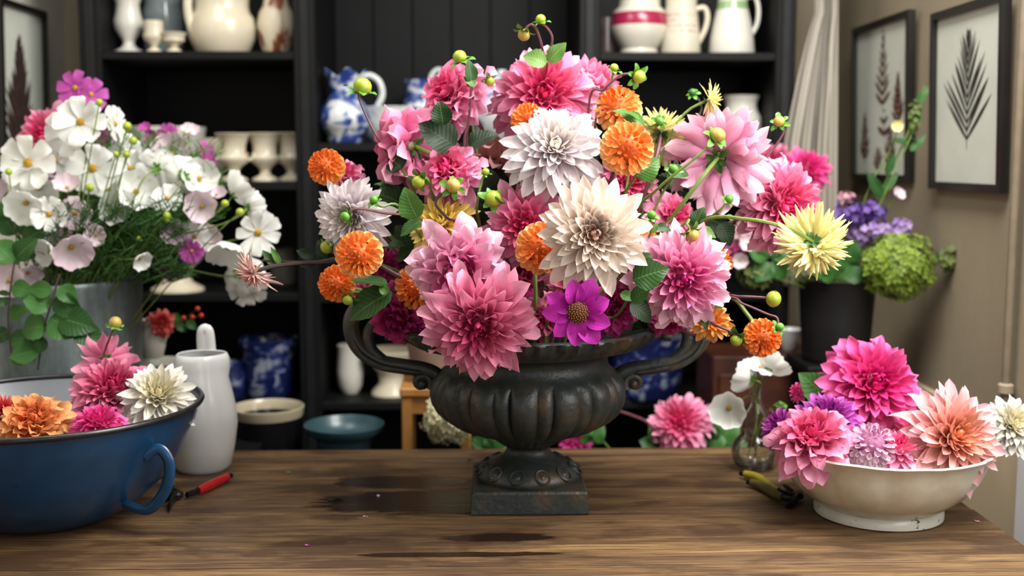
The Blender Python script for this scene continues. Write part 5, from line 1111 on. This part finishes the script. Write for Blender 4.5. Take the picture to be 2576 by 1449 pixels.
for k, (x, y, r, lab) in enumerate([(335, 354, 11, 'pale round bud beside the tiny magenta cosmos'), (292, 388, 8, 'pale bud on a thin stem in the upper cosmos'), (226, 472, 11, 'lime bud below the stem covered cosmos'), (420, 542, 10, 'lime bud left of the frilly cosmos'), (318, 388, 10, 'yellow green bud among the upper cosmos'), (566, 512, 10, 'lime bud right of the poppy shaped cosmos'), (604, 534, 11, 'lime bud below the upward white cosmos'), (420, 552, 8, 'smaller lime bud above the round blush cosmos'), (250, 258, 10, 'yellow bud under the magenta cosmos pair'), (22, 432, 9, 'pale bud at the left edge above the cupped cosmos'), (320, 318, 12, 'rusty round bud behind the profile cosmos'), (350, 600, 7, 'tiny bud in the dark foliage'), (215, 645, 7, 'tiny bud right of the large blush cosmos')]):
    c = P(x, y, C0-.06); rt = thing('cosmos_bud', c, lab, 'bud'); MB().blob(c, r*mpp(c), 10, 7).build('bud', 'bud', rt)
    sepals(rt, c-Vector((0, 0, r*mpp(c)*.8)), Vector((0, 0, 1)), r*mpp(c)*1.2, 6, 'bract', 70, k)
    e = to_bucket(c, rnd); stem_mb(rt, [c, c.lerp(e, .3)+Vector((0, 0, .01)), e], .0013, .0016, 'stem')
# feathery foliage: nobody could count it
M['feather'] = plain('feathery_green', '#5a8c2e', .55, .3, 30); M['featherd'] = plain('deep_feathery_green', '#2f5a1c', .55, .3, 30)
q = random.Random(91)
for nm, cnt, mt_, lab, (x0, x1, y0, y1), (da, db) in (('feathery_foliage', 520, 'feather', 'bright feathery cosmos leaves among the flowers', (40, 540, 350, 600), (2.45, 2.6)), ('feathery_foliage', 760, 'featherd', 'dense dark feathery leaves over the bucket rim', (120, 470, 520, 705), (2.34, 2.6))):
    m = MB()
    for k in range(cnt):
        x, y, d = q.uniform(x0, x1), q.uniform(y0, y1), q.uniform(da, db)
        if mt_ == 'feather' and (y < 330+abs(x-330)*.25): y += 90
        p = P(x, y, d); dr = (p-BM); dr.z = abs(dr.z)*.6+.05; dr.normalize(); base = p-dr*.035; tip = p+dr*q.uniform(.015, .04)
        m.tube([base, p+Vector((q.uniform(-.01, .01), 0, q.uniform(0, .01))), tip], [.0015, .0013, .0006], 3)
        for j in range(4):
            s0 = base.lerp(tip, .25+.2*j); v = Vector((q.uniform(-1, 1), q.uniform(-1, 1), q.uniform(.1, 1))).normalized()*q.uniform(.02, .045)
            m.tube([s0, s0+v*.5+Vector((0, 0, .004)), s0+v], [.0012, .001, .0004], 3)
    o = m.build(nm, mt_, None, 0, loc=BM); tag(o, lab, 'foliage', None, 'stuff')
# broad leafy branch hanging in front of the bucket
M['rose_leaf'] = leaf_mat('rose_leaf', '#2b5524', '#477a38', '#6d9a55'); LF['rose_leaf'] = [leaf_mesh('leaf_rose', 'rose_leaf', .36, .2, b, s, ser=.05) for s, b in ((1, -.5), (2, -.8), (3, -.2))]
for lab, path, lv in (
  ('leafy green branch trailing down the front of the zinc bucket', [(150, 690, 2.28), (130, 760, 2.26), (110, 830, 2.27), (95, 930, 2.28)], [((150, 720), (195, 765)), ((140, 745), (205, 800)), ((130, 770), (60, 760)), ((125, 800), (205, 845)), ((120, 820), (45, 830)), ((112, 850), (95, 890)), ((150, 800), (245, 830)), ((190, 830), (262, 870)), ((100, 880), (30, 905)), ((130, 730), (70, 725))]),
  ('leafy branch at the far left edge below the cosmos', [(40, 640, 2.3), (30, 700, 2.28), (20, 800, 2.28), (30, 900, 2.28)], [((40, 650), (95, 600)), ((35, 660), (-20, 600)), ((30, 720), (90, 740)), ((25, 760), (-20, 740)), ((25, 800), (70, 770)), ((25, 850), (85, 860)), ((28, 890), (90, 905)), ((22, 830), (-20, 860))]),
  ('broad green leaves among the left cosmos', [(20, 560, 2.4), (60, 620, 2.42), (120, 720, 2.45)], [((40, 590), (0, 530)), ((60, 610), (130, 560)), ((50, 620), (20, 680)), ((80, 650), (90, 600)), ((40, 560), (10, 480))])):
    c = P(*path[0]); rt = thing('leafy_branch', c, lab, 'branch'); stem_mb(rt, [P(*p) for p in path], .0022, .0016, 'stemd')
    dd = path[0][2]-.01
    for k, (a, b) in enumerate(lv): px_leaf(rt, a, b, dd, 'rose_leaf', (rnd.uniform(-.3, .3), -.9, rnd.uniform(.1, .6)), rnd.uniform(1.0, 1.4), var=k)
# white pedestal dish and small pitcher with a rose beside the bucket
vessel('cake_stand', 410, [(40, 1108), (38, 1100), (14, 1080), (12, 960), (20, 940), (58, 915), (66, 896)], 2.62, zsd, 'whiteg', 'white pedestal dish behind the white enamel jug', 'dish', th=5)
r_, s_, fn = vessel('white_creamer', 385, [(22, 892), (26, 884), (32, 860), (30, 832), (26, 812), (30, 796)], 2.62, P(410, 900, 2.62).z, 'whiteg', 'small white pitcher holding a pink rose by the bucket', 'pitcher', th=3)
handle(r_, fn, [(402, 806), (414, 812), (416, 840), (406, 866)], s_*4.5, 'whiteg')
cosm_to = P(390, 870, 2.62)
bloom('ruffle', 'coral', 406, 812, 38, 2.6, (.3, .2, .9), 'coral pink rose in the small white pitcher', 731, to=cosm_to, name='rose', cat='rose', n=44)
M['hip'] = plain('rose_hip', '#b5381c', .35, .1, 30)
for k, (x, y, lab) in enumerate([(462, 800, 'orange rose hip nearest the pink rose'), (484, 798, 'orange rose hip in the middle of the hip spray'), (497, 777, 'red rose hip at the tip of the hip spray'), (506, 794, 'orange rose hip at the right end of the spray')]):
    c = P(x, y, 2.62); rt = thing('rose_hip', c, lab, 'berry', 'rose hips by the white pitcher'); MB().blob(c, .0065, 8, 6).build('berry', 'hip', rt); stem_mb(rt, [c, P(440, 820, 2.62), P(395, 865, 2.62)], .001, .0015, 'stemd')
rt = thing('rose_foliage', P(455, 815, 2.62), 'dark rose leaves under the rose hips', 'foliage'); stem_mb(rt, [P(480, 805, 2.62), P(440, 820, 2.62), P(395, 868, 2.62)], .0012, .0016, 'stemd')
for k, (a, b) in enumerate((((445, 815), (470, 835)), ((450, 815), (440, 785)), ((470, 808), (495, 830)))): px_leaf(rt, a, b, 2.615, 'rose_leaf', var=k)
# cosmos in the flask
fw = Vector((fc.x, fd, TZ+.025))
nk = P(1905, 990, fd)
def fl_cos(px, py, r, face, label, seed, kind='cup', d=fd-.02):
    rt = cosmos(kind, px, py, r, d, face, 'cosw', label, seed, to=None, npet=8)
    c = P(px, py, d); b = c-facing(face)*r*mpp(c)*.3; return stem_mb(rt, [b, b-facing(face)*.02, nk+Vector((rnd.uniform(-.004, .004), 0, .0)), P(1903, 1060, fd), fw+Vector((rnd.uniform(-.02, .02), rnd.uniform(-.01, .01), 0))], .0014, .0016, 'stem')
fl_cos(1832, 1030, 47, (-.35, -.05, .9), 'pleated white cosmos facing out left of the flask', 801)
fl_cos(1880, 950, 46, (-.6, .2, -.6), 'white cosmos with its back turned above the flask', 802)
fl_cos(1942, 920, 46, (.6, .55, -.35), 'white cosmos tilted up right under the orange dahlia', 803)
fl_cos(1912, 925, 34, (.1, .8, .4), 'white cosmos between the two others above the flask', 804, 'open')
rt = thing('cosmos_bud', P(1962, 1016, fd), 'green bud with spiky bracts right of the flask neck', 'bud'); MB().blob(P(1962, 1016, fd), .006, 8, 6).build('bud', 'bract', rt)
sepals(rt, P(1962, 1020, fd), Vector((0, -.3, 1)), .013, 8, 'bract', 75, 3); stem_mb(rt, [P(1962, 1020, fd), P(1945, 1050, fd), P(1915, 1060, fd), fw], .0012, .0015, 'stem')
# ================================================================== background flowers
def floret(m, c, ax, r, npet, q, cup=.25):
    X, Y, A = frame(ax); a0 = q.uniform(0, 6)
    b = len(m.v); m.v.append(tuple(c)); 
    for k in range(npet):
        a = a0+2*PI*k/npet; d = X*math.cos(a)+Y*math.sin(a); s = X*-math.sin(a)+Y*math.cos(a); i = len(m.v)
        m.v += [tuple(c+d*r*.55+s*r*.38+A*r*cup*.5), tuple(c+d*r+A*r*cup), tuple(c+d*r*.55-s*r*.38+A*r*cup*.5)]
        m.f.append((b, i+2, i+1, i))
def cluster(name, label, cat, px, py, rx, ry, d, mat, n_, fr, npet=4, to=None, stem='stem', seed=0, shell=True, group=None, face=None):
    q = random.Random(seed); c = P(px, py, d); s = mpp(c); root = thing(name, c, label, cat, group); m = MB()
    for k in range(n_):
        z = 1-2*(k+.5)/n_; a = k*2.39996; v = Vector((math.sqrt(1-z*z)*math.cos(a), math.sqrt(1-z*z)*math.sin(a), z))
        rad = (q.uniform(.86, 1.06)+.09*math.sin(v.x*7+seed)*math.sin(v.z*6)*1.5) if shell else q.random()**.4
        p = c+Vector((v.x*rx*s*rad, v.y*(rx*.9)*s*rad, v.z*ry*s*rad))
        floret(m, p, (v+Vector((q.uniform(-.4, .4), q.uniform(-.5, .1), q.uniform(-.3, .4)))).normalized(), fr*s*q.uniform(.7, 1.2), npet, q)
    m.build('florets', mat, root, 0, 'stuff')
    if shell: MB().blob(c, rx*s*.74, 12, 8, None, (1, .9, ry/rx)).build('flower_head', mat, root)
    if to is not None: stem_mb(root, [c, c.lerp(Vector(to), .5)+Vector((0, 0, .01)), to], .002, .0025, stem)
    return root
def fmat(name, a, b):
    n = NT(name); gm = n.n('ShaderNodeNewGeometry'); f = n.noise(n.co(), 40, 3)
    n.col(n.mix(n.math('ADD', n.math('MULTIPLY', gm.outputs['Random Per Island'], .7), n.math('MULTIPLY', f, .3)), lin(a), lin(b))); n.rough(.6); return n.m
M['hyd'] = fmat('green_hydrangea', '#4a6418', '#8aa032'); M['hydw'] = fmat('cream_hydrangea', '#b7ab7c', '#ded6b2')
M['violet'] = fmat('violet_floret', '#43266e', '#7352a0'); M['mauve'] = fmat('mauve_floret', '#7d5fa0', '#b79ac8'); M['wine'] = fmat('wine_floret', '#5c1238', '#a02a66'); M['blush'] = fmat('blush_floret', '#b87a8a', '#e0b8bc'); M['moss'] = fmat('moss_floret', '#46592a', '#7d8a4a')
bd = 2.78; zb = P(2100, 905, bd).z
vessel('black_bucket', 2100, [(80, 905), (82, 896), (88, 800), (94, 708), (98, 702)], bd, zb, plain('black_bucket_enamel', '#0f0f10', .5, .2, 12), 'black bucket of mixed flowers in the right corner', 'bucket')
on_stand('plant_stand', 'black stand under the corner bucket', 2100, bd, zb, .1)
BK = P(2100, 760, bd)
cluster('hydrangea', 'round lime green hydrangea head leaning from the corner bucket', 'hydrangea', 2262, 672, 86, 80, 2.66, 'hyd', 420, 13, 4, BK, seed=1)
for k, (x, y, rx, ry, d, mt_, n_, fr, lab) in enumerate([
  (2140, 540, 38, 40, 2.72, 'violet', 60, 13, 'dark violet floret cluster right of the far right pink dahlia'),
  (2195, 535, 36, 34, 2.72, 'violet', 55, 13, 'violet floret spray nearer the picture'),
  (2165, 590, 46, 36, 2.74, 'mauve', 60, 13, 'mauve floret cluster above the black bucket'),
  (2215, 578, 34, 22, 2.7, 'mauve', 40, 13, 'mauve floret spray above the hydrangea'),
  (2270, 575, 26, 26, 2.7, 'mauve', 34, 13, 'pale mauve floret tip right above the hydrangea'),
  (2130, 500, 26, 20, 2.76, 'blush', 30, 12, 'dusky pink floret cluster under the striped cloth'),
  (1870, 590, 34, 30, 2.72, 'blush', 40, 14, 'pinkish floret cluster behind the right stems'),
  (1850, 630, 30, 24, 2.7, 'wine', 40, 13, 'wine red floret cluster behind the orange dahlia'),
  (1900, 690, 46, 34, 2.72, 'moss', 60, 14, 'mossy green floret cluster left of the black bucket'),
  (2385, 655, 26, 34, 2.62, 'moss', 34, 13, 'small mossy spray right of the hydrangea'),
  (2300, 300, 14, 60, 2.7, 'moss', 30, 10, 'tall thin green spray in front of the fern picture'),
  (2200, 640, 20, 16, 2.7, 'blush', 22, 12, 'pale buff floret cluster left of the hydrangea')]):
    cluster('flower_spray', lab, 'flowers', x, y, rx, ry, d, mt_, n_, fr, 5, BK, seed=20+k, shell=False)
bloom('deco', 'hot', 2035, 425, 66, 2.82, (.1, .4, .8), 'blurred crimson pink dahlia below the striped cloth', 741, to=BK, n=60)
bloom('deco', 'rose', 1945, 410, 62, 2.86, (-.2, .4, .8), 'blurred dusky pink dahlia left of the crimson one', 742, to=BK, n=60)
cosmos('cup', 2258, 318, 15, 2.66, (-.3, .2, .8), 'yellow', 'small yellow flower in front of the fern picture', 743, to=BK)
cosmos('cup', 1880, 612, 22, 2.66, (0, .3, .8), 'cosp', 'pale flower below the far right pink dahlia', 744, to=BK)
cosmos('cup', 1862, 655, 20, 2.66, (-.2, -.1, .8), 'cosp', 'pale pink flower above the mossy cluster', 745, to=BK)
cosmos('cup', 2260, 488, 18, 2.7, (.3, .5, .6), 'cosp', 'buff flower on a thin stem under the fern picture', 746, to=BK)
for lab, c0, lv in (('round leaves between the two right pink dahlias', (1930, 640), [((1930, 650), (1880, 620)), ((1930, 650), (1925, 595)), ((1935, 660), (1900, 710)), ((1940, 650), (1990, 620)), ((1940, 660), (1985, 700)), ((1925, 640), (1960, 590))]),
                    ('dark leaves at the rim of the black bucket', (2100, 690), [((2100, 700), (2050, 670)), ((2110, 700), (2160, 640)), ((2090, 700), (2095, 640)), ((2120, 690), (2180, 690)), ((2080, 690), (2020, 650)), ((2130, 660), (2150, 600))]),
                    ('thin green leaves reaching up by the pictures', (2230, 470), [((2220, 500), (2180, 430)), ((2225, 480), (2260, 430)), ((2230, 440), (2250, 380)), ((2290, 330), (2320, 270)), ((2285, 360), (2240, 350)), ((2290, 380), (2330, 340))])):
    rt = thing('foliage_sprig', P(*c0, 2.7), lab, 'foliage'); stem_mb(rt, [P(*c0, 2.7), BK], .002, .0025, 'stem')
    for k, (a, b) in enumerate(lv): px_leaf(rt, a, b, 2.7, 'rose_leaf', (rnd.uniform(-.3, .3), -.9, rnd.uniform(.1, .6)), 1.3 if 'thin' not in lab else .5, var=k)
stem = thing('foliage_sprig', P(2290, 330, 2.7), 'tall bare green stem in front of the brown fern picture', 'foliage'); stem_mb(stem, [P(2325, 215, 2.7), P(2300, 320, 2.7), P(2220, 500, 2.7), BK], .0013, .002, 'stem')
px_leaf(stem, (2310, 260), (2335, 215), 2.7, 'rose_leaf', ws=.6)
# low bucket of flowers behind the table, seen over its back edge
lb = P(1690, 1200, 2.62)
vessel('zinc_pail', 1690, [(90, 1380), (94, 1370), (110, 1160), (114, 1150)], 2.66, P(1690, 1380, 2.66).z, 'zinc', 'zinc pail of pink dahlias behind the table back edge', 'pail')
on_stand('plant_stand', 'black stand under the hidden zinc pail', 1690, 2.66, P(1690, 1380, 2.66).z, .1)
LBK = P(1690, 1250, 2.66)
bloom('deco', 'pink', 1712, 1062, 82, 2.6, (-.25, .45, .8), 'pink dahlia rising behind the table back edge', 751, to=LBK, n=84)
bloom('deco', 'magenta', 1448, 1108, 44, 2.66, (0, .6, .6), 'magenta pink dahlia behind the urn stem', 752, to=P(1600, 1250, 2.66), n=50)
for lab, c0, lv in (('green leaves left of the low pink dahlia', (1640, 1130), [((1660, 1130), (1608, 1108)), ((1650, 1110), (1640, 1070)), ((1640, 1140), (1600, 1150)), ((1660, 1120), (1690, 1100))]),
                    ('green leaves right of the low pink dahlia', (1800, 1120), [((1780, 1120), (1830, 1090)), ((1790, 1110), (1780, 1060)), ((1800, 1120), (1850, 1110)), ((1810, 1110), (1860, 1060)), ((1770, 1100), (1755, 1050)), ((1820, 1120), (1880, 1120))]),
                    ('dark green leaves behind the urn foot', (1230, 1120), [((1230, 1130), (1190, 1100)), ((1240, 1130), (1265, 1090)), ((1220, 1135), (1180, 1130)), ((1245, 1130), (1285, 1115)), ((1235, 1130), (1230, 1090))]),
                    ('olive leaves right of the magenta dahlia behind the urn', (1500, 1090), [((1490, 1110), (1520, 1070)), ((1490, 1110), (1500, 1075)), ((1480, 1115), (1470, 1085))])):
    rt = thing('foliage_sprig', P(*c0, 2.64), lab, 'foliage'); stem_mb(rt, [P(*c0, 2.64), P(c0[0]*.5+1690*.5, 1200, 2.66)], .002, .0025, 'stem')
    for k, (a, b) in enumerate(lv): px_leaf(rt, a, b, 2.62, 'rose_leaf', (rnd.uniform(-.3, .3), -.8, rnd.uniform(.2, .7)), 1.4, var=k)
cluster('hydrangea', 'cream drying hydrangea head behind the left of the urn', 'hydrangea', 1130, 1052, 62, 62, 2.55, 'hydw', 300, 12, 4, P(1230, 1180, 2.6), seed=5)
tw = MB().tube(cat_pts([P(1540, 1030, 2.6), P(1590, 1045, 2.6), P(1640, 1075, 2.6), P(1690, 1180, 2.62)], 4), .003, 6).build('bare_twig', 'stemp', None, loc=P(1640, 1075, 2.6)); tag(tw, 'bare brown twig right of the urn bowl', 'twig')
